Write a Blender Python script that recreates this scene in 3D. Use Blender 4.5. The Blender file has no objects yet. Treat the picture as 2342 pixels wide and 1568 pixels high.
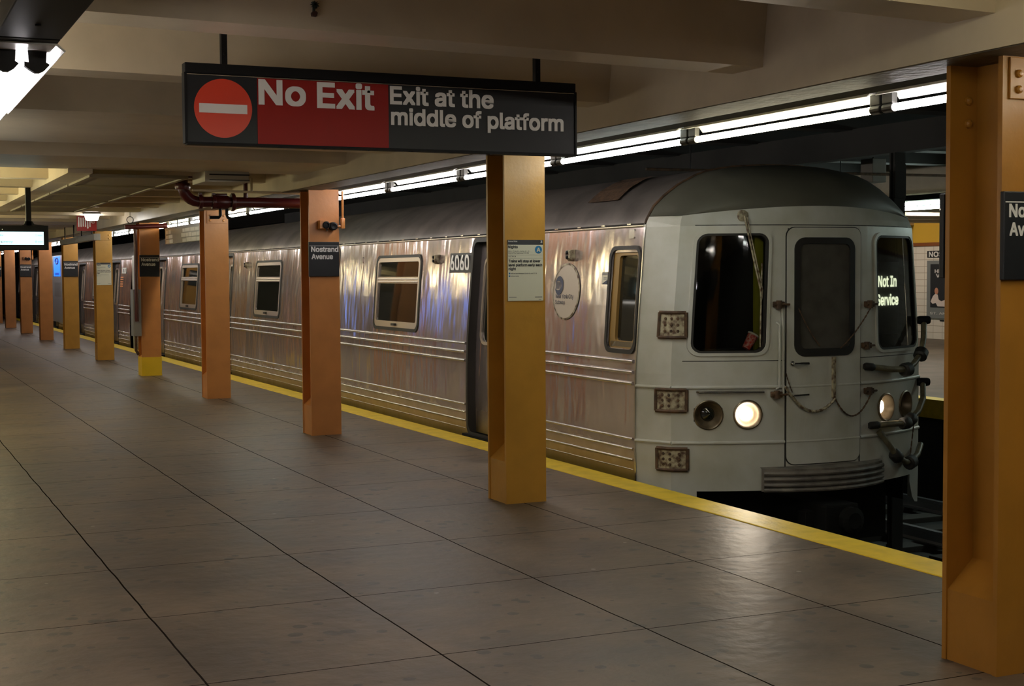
import bpy, bmesh, math, random
from mathutils import Vector, Matrix
random.seed(7)
C = bpy.context.scene.collection
SC = bpy.context.scene

# ------------------------------------------------------------------ camera
cam_d = bpy.data.cameras.new('camera'); cam = bpy.data.objects.new('camera', cam_d); C.objects.link(cam)
cam_d.sensor_fit = 'HORIZONTAL'; cam_d.sensor_width = 36.0; cam_d.lens = 3259.0 / 2342.0 * 36.0
cam_d.clip_start = 0.05; cam_d.clip_end = 300
Rv = Vector((0.90973191, -0.41514951, -0.00622478)); Uv = Vector((0.02607669, 0.04216715, 0.99877021)); Fv = Vector((0.41437648, 0.90877545, -0.04918652))
M = Matrix.Identity(4)
for i in range(3):
    M[i][0] = Rv[i]; M[i][1] = Uv[i]; M[i][2] = -Fv[i]
M[2][3] = 1.562
cam.matrix_world = M
SC.camera = cam

# ------------------------------------------------------------------ world, exposure
w = bpy.data.worlds.new('world'); SC.world = w; w.use_nodes = True
w.node_tree.nodes['Background'].inputs[0].default_value = (0.5, 0.45, 0.4, 1)
w.node_tree.nodes['Background'].inputs[1].default_value = 0.004
SC.view_settings.view_transform = 'Standard'
try: SC.view_settings.look = 'None'
except Exception: pass
SC.view_settings.gamma = 1.0
SC.view_settings.use_curve_mapping = False
SC.view_settings.exposure = 0.0
try:
    SC.cycles.use_denoising = True
    SC.cycles.max_bounces = 6; SC.cycles.diffuse_bounces = 3; SC.cycles.glossy_bounces = 3
    SC.cycles.transmission_bounces = 3; SC.cycles.transparent_max_bounces = 6
    SC.cycles.sample_clamp_indirect = 4.0; SC.cycles.caustics_reflective = False; SC.cycles.caustics_refractive = False
except Exception: pass
TUBE = 40.0          # strength of the strip lights over the track edge

# ------------------------------------------------------------------ materials
def nodes(name):
    m = bpy.data.materials.new(name); m.use_nodes = True
    nt = m.node_tree; b = nt.nodes['Principled BSDF']
    return m, nt, b
def mat(name, col, rough=0.5, metal=0.0, var=0.0, vscale=8.0, bump=0.0, bscale=40.0, spec=None, stretch=None, dark=None):
    m, nt, b = nodes(name)
    b.inputs['Base Color'].default_value = (*col, 1); b.inputs['Roughness'].default_value = rough; b.inputs['Metallic'].default_value = metal
    if spec is not None: b.inputs['Specular IOR Level'].default_value = spec
    if var > 0 or bump > 0:
        geo = nt.nodes.new('ShaderNodeNewGeometry'); vec = geo.outputs['Position']
        if stretch:
            mp = nt.nodes.new('ShaderNodeMapping'); mp.inputs['Scale'].default_value = stretch
            nt.links.new(vec, mp.inputs[0]); vec = mp.outputs[0]
    if var > 0:
        n = nt.nodes.new('ShaderNodeTexNoise'); n.inputs['Scale'].default_value = vscale; n.inputs['Detail'].default_value = 6
        nt.links.new(vec, n.inputs['Vector'])
        r = nt.nodes.new('ShaderNodeValToRGB'); d = dark or tuple(c * (1 - var) for c in col)
        r.color_ramp.elements[0].position = 0.35; r.color_ramp.elements[0].color = (*d, 1)
        r.color_ramp.elements[1].position = 0.6; r.color_ramp.elements[1].color = (*col, 1)
        nt.links.new(n.outputs['Fac'], r.inputs[0]); nt.links.new(r.outputs[0], b.inputs['Base Color'])
    if bump > 0:
        n2 = nt.nodes.new('ShaderNodeTexNoise'); n2.inputs['Scale'].default_value = bscale; n2.inputs['Detail'].default_value = 4
        nt.links.new(vec, n2.inputs['Vector'])
        bp = nt.nodes.new('ShaderNodeBump'); bp.inputs['Strength'].default_value = bump; bp.inputs['Distance'].default_value = 0.01
        nt.links.new(n2.outputs['Fac'], bp.inputs['Height']); nt.links.new(bp.outputs[0], b.inputs['Normal'])
    return m
def emit(name, col, s):
    m, nt, b = nodes(name)
    b.inputs['Base Color'].default_value = (*[min(1, c) * .8 for c in col], 1)
    b.inputs['Emission Color'].default_value = (*col, 1); b.inputs['Emission Strength'].default_value = s
    return m

def floor_mat():
    m, nt, b = nodes('platform_concrete'); N = nt.nodes; L = nt.links
    geo = N.new('ShaderNodeNewGeometry'); sep = N.new('ShaderNodeSeparateXYZ'); L.new(geo.outputs['Position'], sep.inputs[0])
    def mth(op, a, bb=None):
        x = N.new('ShaderNodeMath'); x.operation = op
        for i, v in enumerate((a, bb)):
            if v is None: continue
            if isinstance(v, (int, float)): x.inputs[i].default_value = v
            else: L.new(v, x.inputs[i])
        return x.outputs[0]
    wob = N.new('ShaderNodeTexNoise'); wob.inputs['Scale'].default_value = 1.7; wob.inputs['Detail'].default_value = 3; L.new(geo.outputs['Position'], wob.inputs['Vector'])
    wv = mth('MULTIPLY', mth('SUBTRACT', wob.outputs['Fac'], .5), .022)
    def joint(c, off, step, wid):
        t = mth('PINGPONG', mth('ADD', mth('SUBTRACT', c, off), wv), step / 2)
        return mth('LESS_THAN', t, wid)
    gx = mth('MULTIPLY', joint(sep.outputs[0], 1.16, .9667, .0045), mth('LESS_THAN', sep.outputs[0], 4.3))
    gy = joint(sep.outputs[1], 5.38, 1.163, .0036)
    g = mth('MAXIMUM', gx, gy)
    n1 = N.new('ShaderNodeTexNoise'); n1.inputs['Scale'].default_value = 1.3; n1.inputs['Detail'].default_value = 9; n1.inputs['Roughness'].default_value = .65; L.new(geo.outputs['Position'], n1.inputs['Vector'])
    r1 = N.new('ShaderNodeValToRGB'); e = r1.color_ramp.elements
    e[0].position = .37; e[0].color = (.053, .0365, .0245, 1); e[1].position = .64; e[1].color = (.138, .096, .062, 1)
    L.new(n1.outputs['Fac'], r1.inputs[0])
    v = N.new('ShaderNodeTexVoronoi'); v.inputs['Scale'].default_value = 8.5; v.inputs['Randomness'].default_value = 1.0; L.new(geo.outputs['Position'], v.inputs['Vector'])
    n2 = N.new('ShaderNodeTexNoise'); n2.inputs['Scale'].default_value = 3.1; L.new(geo.outputs['Position'], n2.inputs['Vector'])
    rad = mth('MULTIPLY', mth('SUBTRACT', n2.outputs['Fac'], .28), .95)
    n3 = N.new('ShaderNodeTexNoise'); n3.inputs['Scale'].default_value = 30; L.new(geo.outputs['Position'], n3.inputs['Vector'])
    spot = mth('LESS_THAN', mth('ADD', v.outputs['Distance'], mth('MULTIPLY', n3.outputs['Fac'], .1)), rad)
    mx = N.new('ShaderNodeMix'); mx.data_type = 'RGBA'; mx.inputs[7].default_value = (.040, .030, .024, 1)
    L.new(mth('MULTIPLY', spot, .9), mx.inputs[0]); L.new(r1.outputs[0], mx.inputs[6])
    v2 = N.new('ShaderNodeTexVoronoi'); v2.inputs['Scale'].default_value = 2.6; L.new(geo.outputs['Position'], v2.inputs['Vector'])
    fl = mth('LESS_THAN', v2.outputs['Distance'], .035)
    mx1 = N.new('ShaderNodeMix'); mx1.data_type = 'RGBA'; mx1.inputs[7].default_value = (.34, .30, .26, 1)
    L.new(mth('MULTIPLY', fl, .55), mx1.inputs[0]); L.new(mx.outputs[2], mx1.inputs[6])
    mx2 = N.new('ShaderNodeMix'); mx2.data_type = 'RGBA'; mx2.inputs[7].default_value = (.014, .011, .009, 1)
    L.new(g, mx2.inputs[0]); L.new(mx1.outputs[2], mx2.inputs[6]); L.new(mx2.outputs[2], b.inputs['Base Color'])
    rr = N.new('ShaderNodeValToRGB'); rr.color_ramp.elements[0].color = (.36,) * 3 + (1,); rr.color_ramp.elements[1].color = (.58,) * 3 + (1,)
    L.new(n1.outputs['Fac'], rr.inputs[0]); L.new(mth('MAXIMUM', rr.outputs[0], g), b.inputs['Roughness'])
    L.new(mth('MULTIPLY', mth('SUBTRACT', 1.0, g), .5), b.inputs['Specular IOR Level'])
    n4 = N.new('ShaderNodeTexNoise'); n4.inputs['Scale'].default_value = 9; n4.inputs['Detail'].default_value = 6; L.new(geo.outputs['Position'], n4.inputs['Vector'])
    hgt = mth('SUBTRACT', n4.outputs['Fac'], mth('MULTIPLY', g, 2.0))
    bp = N.new('ShaderNodeBump'); bp.inputs['Strength'].default_value = .5; bp.inputs['Distance'].default_value = .012
    L.new(hgt, bp.inputs['Height']); L.new(bp.outputs[0], b.inputs['Normal'])
    return m

def steel_mat():
    m, nt, b = nodes('brushed_steel_body'); N = nt.nodes; L = nt.links
    geo = N.new('ShaderNodeNewGeometry')
    def noise(sc, s, d=3):
        mp = N.new('ShaderNodeMapping'); mp.inputs['Scale'].default_value = sc; L.new(geo.outputs['Position'], mp.inputs[0])
        n = N.new('ShaderNodeTexNoise'); n.inputs['Scale'].default_value = s; n.inputs['Detail'].default_value = d; L.new(mp.outputs[0], n.inputs['Vector']); return n
    sep = N.new('ShaderNodeSeparateXYZ'); L.new(geo.outputs['Position'], sep.inputs[0])
    n1 = noise((1, 1, .36), 1.9, 3); n2 = noise((1, 2.6, .2), 2.0, 1)
    ad = N.new('ShaderNodeMath'); ad.operation = 'MULTIPLY_ADD'; ad.inputs[1].default_value = .10
    L.new(n2.outputs['Fac'], ad.inputs[0]); L.new(n1.outputs['Fac'], ad.inputs[2])
    bp = N.new('ShaderNodeBump'); bp.inputs['Strength'].default_value = .9; bp.inputs['Distance'].default_value = .05
    L.new(ad.outputs[0], bp.inputs['Height']); L.new(bp.outputs[0], b.inputs['Normal'])
    # brake dust and grime that gathers along the sill
    n3 = noise((1, 2.2, 1), 3, 5)
    zz = N.new('ShaderNodeMapRange'); zz.inputs[1].default_value = .42; zz.inputs[2].default_value = .0; L.new(sep.outputs[2], zz.inputs[0])
    mu = N.new('ShaderNodeMath'); mu.operation = 'MULTIPLY_ADD'; mu.inputs[1].default_value = .75; L.new(n3.outputs['Fac'], mu.inputs[0]); mu.inputs[2].default_value = -.12
    mm = N.new('ShaderNodeMath'); mm.operation = 'ADD'; mm.use_clamp = True; L.new(zz.outputs[0], mm.inputs[0]); L.new(mu.outputs[0], mm.inputs[1])
    m2 = N.new('ShaderNodeMath'); m2.operation = 'MULTIPLY'; m2.use_clamp = True; L.new(mm.outputs[0], m2.inputs[0]); L.new(zz.outputs[0], m2.inputs[1])
    mx = N.new('ShaderNodeMix'); mx.data_type = 'RGBA'; mx.inputs[6].default_value = (.80, .69, .68, 1); mx.inputs[7].default_value = (.36, .25, .06, 1)
    L.new(m2.outputs[0], mx.inputs[0]); L.new(mx.outputs[2], b.inputs['Base Color'])
    b.inputs['Metallic'].default_value = .86
    mr = N.new('ShaderNodeMapRange'); mr.inputs[3].default_value = .17; mr.inputs[4].default_value = .5; L.new(m2.outputs[0], mr.inputs[0]); L.new(mr.outputs[0], b.inputs['Roughness'])
    return m

def glass_mat(name, tint, gl=.08):
    m = bpy.data.materials.new(name); m.use_nodes = True; nt = m.node_tree; N = nt.nodes; L = nt.links
    N.remove(N['Principled BSDF']); out = N['Material Output']
    tr = N.new('ShaderNodeBsdfTransparent'); tr.inputs[0].default_value = (*tint, 1)
    g = N.new('ShaderNodeBsdfGlossy'); g.inputs['Roughness'].default_value = gl; g.inputs[0].default_value = (.9, .9, .9, 1)
    f = N.new('ShaderNodeFresnel'); f.inputs[0].default_value = 1.5
    mx = N.new('ShaderNodeMixShader'); L.new(f.outputs[0], mx.inputs[0]); L.new(tr.outputs[0], mx.inputs[1]); L.new(g.outputs[0], mx.inputs[2]); L.new(mx.outputs[0], out.inputs[0])
    return m

def tile_mat():
    m, nt, b = nodes('white_wall_tile'); N = nt.nodes; L = nt.links
    geo = N.new('ShaderNodeNewGeometry'); sep = N.new('ShaderNodeSeparateXYZ'); L.new(geo.outputs['Position'], sep.inputs[0])
    cmb = N.new('ShaderNodeCombineXYZ'); L.new(sep.outputs[1], cmb.inputs[0]); L.new(sep.outputs[2], cmb.inputs[1])
    br = N.new('ShaderNodeTexBrick'); br.inputs['Scale'].default_value = 1; br.inputs['Brick Width'].default_value = .3; br.inputs['Row Height'].default_value = .15
    br.inputs['Mortar Size'].default_value = .006; br.offset = 0
    br.inputs['Color1'].default_value = (.80, .74, .65, 1); br.inputs['Color2'].default_value = (.75, .70, .62, 1); br.inputs['Mortar'].default_value = (.45, .38, .30, 1)
    L.new(cmb.outputs[0], br.inputs['Vector']); L.new(br.outputs['Color'], b.inputs['Base Color']); b.inputs['Roughness'].default_value = .25
    return m

def grate_mat():
    m, nt, b = nodes('ventilation_mesh'); N = nt.nodes; L = nt.links
    geo = N.new('ShaderNodeNewGeometry'); wv = N.new('ShaderNodeTexWave'); wv.bands_direction = 'Y'; wv.inputs['Scale'].default_value = 9; L.new(geo.outputs['Position'], wv.inputs['Vector'])
    r = N.new('ShaderNodeValToRGB'); r.color_ramp.elements[0].color = (.09, .07, .035, 1); r.color_ramp.elements[1].color = (.33, .27, .15, 1)
    L.new(wv.outputs['Fac'], r.inputs[0]); L.new(r.outputs[0], b.inputs['Base Color']); b.inputs['Roughness'].default_value = .5
    return m

PAINT = dict(var=.14, vscale=2.5, bump=.35, bscale=9)
MT = {
 'floor': floor_mat(), 'steel': steel_mat(), 'tile': tile_mat(), 'grate': grate_mat(),
 'beam': mat('beige_beam_paint', (.66, .56, .41), .36, var=.16, vscale=2.2, bump=.4, bscale=7),
 'slab': mat('ceiling_paint', (.58, .48, .34), .5, var=.15, vscale=1.5, bump=.2, bscale=8),
 'yellow_edge': mat('platform_edge_yellow', (.90, .62, .035), .5, var=.16, vscale=7, bump=.3, bscale=30),
 'col_mustard': mat('mustard_column_paint', (.50, .245, .034), .36, var=.12, vscale=5, bump=.12, bscale=30),
 'col_mustard_shaded': mat('shaded_mustard_paint', (.40, .175, .022), .36, var=.12, vscale=5, bump=.12, bscale=30),  # mustard paint darkened: the shade on one column put into its colour
 'col_orange': mat('orange_column_paint', (.55, .22, .06), .36, var=.12, vscale=5, bump=.12, bscale=30),
 'col_yellow': mat('bright_yellow_paint', (.80, .52, .02), .4, var=.06),
 'black': mat('black_enamel', (.006, .006, .007), .55, spec=.2),
 'black_matt': mat('matt_black', (.012, .011, .010), .75),
 'sign_black': mat('sign_black', (.010, .011, .014), .4, spec=.3),
 'sign_red': mat('sign_red', (.27, .008, .005), .45, spec=.25),
 'disc_red': mat('sign_disc_red', (.62, .035, .008), .35),
 'white': mat('sign_white', (.72, .70, .68), .4),
 'paper': mat('notice_paper', (.72, .68, .53), .5),
 'ink': mat('notice_ink', (.02, .02, .025), .6),
 'ink_grey': mat('notice_grey_ink', (.20, .19, .16), .6),
 'blue': mat('route_blue', (.02, .17, .36), .4),
 'navy': mat('emblem_navy', (.02, .03, .07), .4),
 'mask': mat('silver_grey_cab_paint', (.58, .575, .525), .33, var=.2, vscale=2.4, bump=.08, bscale=6, dark=(.45, .44, .36)),
 'mask_dark': mat('dull_roof_grey', (.095, .09, .068), .55, var=.2, vscale=3),
 'roof': mat('stained_roof_metal', (.52, .46, .42), .33, metal=.8, var=.35, vscale=2.5, bump=.12, bscale=5),
 'trim': mat('steel_moulding', (.62, .58, .54), .22, metal=.95),
 'alu': mat('window_aluminium', (.66, .56, .48), .35, metal=.8),
 'chrome': mat('chrome', (.8, .8, .78), .12, metal=1),
 'soffit': mat('shaded_girder_plate', (.13, .11, .07), .55, spec=.2, var=.3, vscale=6, bump=.6, bscale=22),
 'grate_frame': mat('grating_frame', (.22, .175, .095), .45),
 'rubber': mat('rubber_gasket', (.012, .010, .008), .6),
 'rust': mat('rusty_steel', (.10, .052, .024), .75, var=.6, vscale=18, bump=.4, bscale=40),
 'lamp_bowl': mat('tarnished_lamp_bowl', (.20, .15, .09), .35, metal=.5, var=.4, vscale=14),
 'rust_paint': mat('flaking_cream_paint', (.42, .37, .25), .6, var=.8, vscale=26, bump=.5, bscale=40, dark=(.07, .03, .012)),
 'pane': mat('dark_side_glass', (.012, .013, .010), .035, spec=.75),
 'doorpane': mat('dusty_door_glass', (.085, .078, .066), .18, spec=.6, var=.3, vscale=5),
 'glass': glass_mat('cab_glass', (.80, .80, .75), .03),
 'cab': mat('cab_interior', (.015, .014, .012), .8),
 'green': mat('cab_pole_green', (.30, .30, .03), .45),
 'amber': mat('amber_frame', (.26, .15, .04), .4),
 'cup': mat('red_paper_cup', (.62, .04, .035), .5, var=.2, vscale=60, dark=(.75, .45, .40)),
 'under': mat('underframe_black', (.006, .006, .005), .8, spec=.2),
 'barrier': mat('grimy_barrier_tube', (.15, .13, .075), .4, var=.5, vscale=20),
 'tunnel': mat('sooty_tunnel', (.020, .018, .016), .85, var=.5, vscale=1.5),
 'trackbed': mat('track_bed', (.014, .013, .012), .9, var=.5, vscale=4),
 'rail': mat('rail_steel', (.42, .42, .44), .3, metal=1),
 'sleeper': mat('dark_sleeper', (.025, .020, .016), .85),
 'red_pipe': mat('dark_red_pipe', (.065, .006, .006), .3),
 'reflector': mat('white_reflector', (.85, .84, .80), .35),
 'socket': mat('lamp_socket', (.012, .011, .010), .5),
 'grey_metal': mat('galvanised_grey', (.33, .33, .34), .4, metal=.5),
 'kiosk': mat('silver_panel', (.40, .40, .42), .35, metal=.4),
 'mustard_tile': mat('mustard_band', (.66, .40, .05), .3),
 'brown': mat('brown_band', (.22, .07, .02), .4),
 'concrete': mat('grey_platform', (.14, .115, .09), .6, var=.3, vscale=2),
 'poster_grey': mat('poster_grey', (.20, .215, .22), .35),
 'poster_dark': mat('poster_dark', (.028, .030, .035), .35),
 'skin': mat('printed_skin', (.55, .25, .16), .5), 'shirt': mat('printed_shirt', (.72, .62, .58), .5),
 'cream': mat('cream_panel', (.50, .46, .36), .55),
 'oval': mat('faded_emblem', (.50, .43, .34), .45),
 'tube_warm': emit('tube_warm', (1.0, .93, .66), TUBE), 'tube_white': emit('tube_white', (1.0, .945, .91), TUBE), 'tube_cool': emit('tube_cool', (.90, .97, .90), TUBE),
 'tube_near': emit('tube_near', (1.0, .95, .97), 30.0), 'tube_far': emit('tube_far', (.80, 1.0, .92), 26.0),
 'tube_added_green': emit('tube_added_green', (1.0, .98, .74), 20.0), 'tube_wall': emit('tube_wall', (1.0, .86, .70), 230.0), 'tube_added': emit('tube_added', (1.0, .93, .82), 26.0), 'tube_added_yellow': emit('tube_added_yellow', (1.0, .90, .52), 56.0),
 'tube_added_edge': emit('tube_added_edge', (1.0, .93, .84), 3.0),
 'lamp': emit('jar_lamp', (1.0, .97, .92), 30.0), 'head': emit('headlight', (1.0, .86, .68), 16.0),
 'screen': emit('clock_screen', (.62, .93, 1.0), 1.25), 'screen_ink': mat('clock_ink', (.25, .45, .5), .5),
 'blue_screen': emit('blue_screen', (.012, .16, 1.0), 1.6), 'blue_bright': emit('blue_bright', (.10, .28, 1.0), 2.6), 'blue_ink': mat('blue_ink', (.004, .004, .18), .5),
 'led': emit('destination_glow', (.92, 1.0, .72), 1.15), 'board': mat('board_with_glare', (.30, .31, .28), .3),
 'board_text': mat('board_text', (.92, .92, .86), .35),
 'orange_text': mat('orange_notice', (.75, .28, .10), .5),
 'green_leaf': mat('sticker_leaf', (.006, .016, .012), .5), 'sticker_pot': mat('sticker_pot', (.035, .008, .004), .5),
 'wood_stain': mat('conduit_beige', (.45, .36, .22), .4),
}

# ------------------------------------------------------------------ mesh builder
def world_loc(o):
    v = Vector((0, 0, 0))
    while o is not None:
        v = v + o.location; o = o.parent
    return v
class MB:
    def __init__(s): s.v = []; s.f = []
    def face(s, pts):
        n = len(s.v); s.v += [tuple(p) for p in pts]; s.f.append(tuple(range(n, n + len(pts)))); return s
    def box(s, x0, y0, z0, x1, y1, z1, bev=0.0):
        x0, x1 = min(x0, x1), max(x0, x1); y0, y1 = min(y0, y1), max(y0, y1); z0, z1 = min(z0, z1), max(z0, z1)
        n = len(s.v)
        if bev <= 0:
            s.v += [(x, y, z) for z in (z0, z1) for y in (y0, y1) for x in (x0, x1)]
            s.f += [tuple(n + i for i in q) for q in ((0, 2, 3, 1), (4, 5, 7, 6), (0, 1, 5, 4), (2, 6, 7, 3), (0, 4, 6, 2), (1, 3, 7, 5))]
        else:
            bm = bmesh.new(); bmesh.ops.create_cube(bm, size=1)
            for v in bm.verts: v.co = ((x0 + x1) / 2 + v.co.x * (x1 - x0), (y0 + y1) / 2 + v.co.y * (y1 - y0), (z0 + z1) / 2 + v.co.z * (z1 - z0))
            bmesh.ops.bevel(bm, geom=list(bm.edges), offset=bev, segments=2, affect='EDGES', profile=.6)
            bm.verts.index_update()
            s.v += [tuple(v.co) for v in bm.verts]; s.f += [tuple(n + v.index for v in f.verts) for f in bm.faces]; bm.free()
        return s
    def prism(s, poly, ax, a, b):
        # poly: 2d points in the two other axes, extruded along axis ax from a to b
        def P(p, t):
            q = list(p); q.insert(ax, t); return tuple(q)
        n = len(s.v); k = len(poly)
        s.v += [P(p, a) for p in poly] + [P(p, b) for p in poly]
        s.f.append(tuple(n + i for i in range(k))[::-1]); s.f.append(tuple(n + k + i for i in range(k)))
        for i in range(k): s.f.append((n + i, n + (i + 1) % k, n + k + (i + 1) % k, n + k + i))
        return s
    def tube(s, path, r, n=10, cap=True):
        P = [Vector(p) for p in path]; R = r if isinstance(r, (list, tuple)) else [r] * len(P)
        base = len(s.v); up = None
        for i, p in enumerate(P):
            d = (P[min(i + 1, len(P) - 1)] - P[max(i - 1, 0)]).normalized()
            if up is None:
                up = Vector((0, 0, 1)) if abs(d.z) < .9 else Vector((1, 0, 0))
            a = d.cross(up)
            if a.length < 1e-6: a = d.orthogonal()
            a.normalize(); b = a.cross(d).normalized(); up = b
            for k in range(n):
                t = 2 * math.pi * k / n
                s.v.append(tuple(p + (a * math.cos(t) + b * math.sin(t)) * R[i]))
        for i in range(len(P) - 1):
            for k in range(n):
                k2 = (k + 1) % n
                s.f.append((base + i * n + k, base + i * n + k2, base + (i + 1) * n + k2, base + (i + 1) * n + k))
        if cap:
            s.f.append(tuple(base + k for k in range(n))[::-1]); s.f.append(tuple(base + (len(P) - 1) * n + k for k in range(n)))
        return s
    def lathe(s, prof, origin, axis=(0, 0, 1), n=24, cap=True):
        # prof: (radius, height along the axis)
        ax = Vector(axis).normalized(); a = ax.orthogonal().normalized(); b = ax.cross(a); o = Vector(origin); base = len(s.v)
        for r, h in prof:
            for k in range(n):
                t = 2 * math.pi * k / n
                s.v.append(tuple(o + ax * h + (a * math.cos(t) + b * math.sin(t)) * r))
        for i in range(len(prof) - 1):
            for k in range(n):
                k2 = (k + 1) % n
                s.f.append((base + i * n + k, base + i * n + k2, base + (i + 1) * n + k2, base + (i + 1) * n + k))
        if cap and prof[0][0] > 1e-6: s.f.append(tuple(base + k for k in range(n))[::-1])
        if cap and prof[-1][0] > 1e-6: s.f.append(tuple(base + (len(prof) - 1) * n + k for k in range(n)))
        return s
    def build(s, name, m, parent=None, smooth=False):
        off = world_loc(parent) if parent else Vector((0, 0, 0))
        me = bpy.data.meshes.new(name); me.from_pydata([tuple(Vector(v) - off) for v in s.v], [], s.f)
        bm = bmesh.new(); bm.from_mesh(me); bmesh.ops.remove_doubles(bm, verts=bm.verts, dist=1e-5); bmesh.ops.recalc_face_normals(bm, faces=bm.faces)
        if smooth:
            for f in bm.faces: f.smooth = True
            for e in bm.edges:
                if len(e.link_faces) == 2 and e.calc_face_angle(0) > .7: e.smooth = False
        bm.to_mesh(me); bm.free()
        me.materials.append(MT[m] if isinstance(m, str) else m)
        o = bpy.data.objects.new(name, me); C.objects.link(o)
        if parent: o.parent = parent
        return o

def tag(o, label=None, cat=None, group=None, kind=None):
    if label: o['label'] = label
    if cat: o['category'] = cat
    if group: o['group'] = group
    if kind: o['kind'] = kind
    return o
def thing(name, loc, label, cat, group=None):
    o = bpy.data.objects.new(name, None); o.empty_display_size = .1; C.objects.link(o); o.location = loc
    return tag(o, label, cat, group, 'thing')
def copy_tree(o, parent=None):
    c = o.copy(); C.objects.link(c)
    if parent: c.parent = parent
    for ch in [x for x in bpy.data.objects if x.parent == o]: copy_tree(ch, c)
    return c
def struct(name, mb, m): return tag(mb.build(name, m), kind='structure')

# ------------------------------------------------------------------ lettering
FONT = None
try:
    import os
    fp = os.path.join(bpy.utils.system_resource('DATAFILES'), 'fonts', 'Inter.woff2')
    if os.path.exists(fp): FONT = bpy.data.fonts.load(fp)
except Exception: FONT = None
def glyphs(txt, bold):
    cu = bpy.data.curves.new('t', 'FONT'); cu.body = txt; cu.size = 1.0; cu.resolution_u = 3
    if FONT: cu.font = FONT
    o = bpy.data.objects.new('t', cu); C.objects.link(o)
    dg = bpy.context.evaluated_depsgraph_get(); me = bpy.data.meshes.new_from_object(o.evaluated_get(dg))
    vs = [v.co.copy() for v in me.vertices]; fs = [tuple(p.vertices) for p in me.polygons]
    bpy.data.objects.remove(o); bpy.data.curves.remove(cu); bpy.data.meshes.remove(me)
    return vs, fs
_cap = {}
def letters(mb, txt, org, xd, zd, x0, x1, base, cap, d=.0015, bold=.022):
    """Write txt in the plane org + xd*a + zd*b, from a=x0 to x1, baseline b=base, capitals cap high; d = lift off the plane."""
    if bold not in _cap: _cap[bold] = max(v.y for v in glyphs('H', bold)[0])
    vs, fs = glyphs(txt, bold)
    if not vs: return mb
    mn = min(v.x for v in vs); mx = max(v.x for v in vs); sx = (x1 - x0) / (mx - mn); sz = cap / _cap[bold]
    xd = Vector(xd); zd = Vector(zd); nn = xd.cross(zd).normalized(); n = len(mb.v)
    q = bold * 1.15
    for j, (ax_, az_) in enumerate([(0, 0)] + ([(q * i, q * k) for i in (-1, 0, 1) for k in (-1, 0, 1) if i or k] if bold > .012 else [(q, 0), (-q, 0)] if bold > .005 else [])):   # heavier strokes
        n = len(mb.v); lift = d + j * 2e-5
        for v in vs: mb.v.append(tuple(Vector(org) + xd * (x0 + (v.x - mn + ax_) * sx) + zd * (base + (v.y + az_) * sz) + nn * lift))
        mb.f += [tuple(n + i for i in f) for f in fs]
    return mb

# ------------------------------------------------------------------ the setting
EDGE = 5.22
struct('floor', MB().box(-4.5, -8, -.25, 4.965, 62, 0), 'floor')
struct('trim_1', MB().box(4.965, -8, -.22, EDGE, 62, .006, .004), 'yellow_edge')
struct('wall_platform_edge', MB().box(4.4, -8, -1.3, 4.95, 62, -.25), 'tunnel')
struct('floor_track', MB().box(4.4, -8, -1.5, 12.6, 70, -1.3), 'trackbed')
struct('wall_left', MB().box(-4.8, -8, -.25, -4.5, 62, 3.2), 'beam')
struct('wall_back', MB().box(-4.8, -8.3, -1.5, 22.6, -8, 3.6), 'tunnel')
struct('wall_front', MB().box(-4.8, 62, -1.5, 22.6, 62.3, 3.6), 'tunnel')
struct('ceiling', MB().box(-4.8, -8, 2.98, 4.06, 62, 3.2), 'slab')
struct('ceiling_track', MB().box(4.06, -8, 3.25, 12.4, 62, 3.45), 'tunnel')
struct('floor_opposite', MB().box(11.95, -8, -.25, 22.2, 62, 0), 'concrete')
struct('trim_2', MB().box(11.7, -8, -.22, 11.95, 62, .006), 'yellow_edge')
struct('wall_opposite_edge', MB().box(12.0, -8, -1.3, 12.6, 62, -.25), 'tunnel')
struct('wall_right', MB().box(22.16, -8, -.25, 22.4, 62, 2.11), 'tile')
struct('trim_3', MB().box(22.12, -8, 2.11, 22.4, 62, 2.19), 'brown')
struct('wall_right_upper', MB().box(22.15, -8, 2.19, 22.4, 62, 3.4), 'mustard_tile')
struct('ceiling_opposite', MB().box(12.4, -8, 2.98, 22.4, 62, 3.2), 'slab')
# the girder that rides on the columns and the cross beams that run into it
struct('ceiling_girder', MB().prism([(3.79, 2.37), (4.06, 2.37), (4.06, 3.0), (3.85, 3.0)], 1, -8, 62), 'beam')
struct('trim_4', MB().box(3.80, -8, 2.366, 4.058, 62, 2.3705), 'soffit')  # thin plate added; shade under the girder put into its dark colour
struct('ceiling_girder_opposite', MB().box(12.4, -8, 2.45, 12.75, 62, 3.0), 'beam')
def cross(y0, y1, skew=.085, z=2.5):
    q = skew * 7.5
    m = MB(); n = 0
    lo = [(-3.7, y0 - q), (3.84, y0), (3.84, y1), (-3.7, y1 - q)]
    m.prism(lo, 2, z, 3.0)
    return struct('ceiling_beam', m, 'beam')
for a, b_, sk in [(-4.4, -4.15, 0), (-1.5, -1.25, 0), (1.3, 1.55, .04), (2.75, 3.0, .06), (4.06, 4.30, .085), (5.54, 5.79, .085), (7.03, 7.27, .085), (8.6, 10.62, .04), (11.75, 13.15, .03)]: cross(a, b_, sk)
for k in range(22): cross(14.42 + 1.44 * k, 14.62 + 1.44 * k, .0)
struct('ceiling_rib', MB().box(1.67, 13.0, 2.46, 1.88, 21.2, 2.75), 'beam')
struct('ceiling_rib_opposite', MB().box(13.5, -8, 2.75, 22.1, -7.5, 3.0), 'beam')
for k in range(12): struct('ceiling_beam_track', MB().box(4.06, 4.6 + 1.52 * k, 2.85, 12.4, 4.85 + 1.52 * k, 3.26), 'tunnel')
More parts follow.
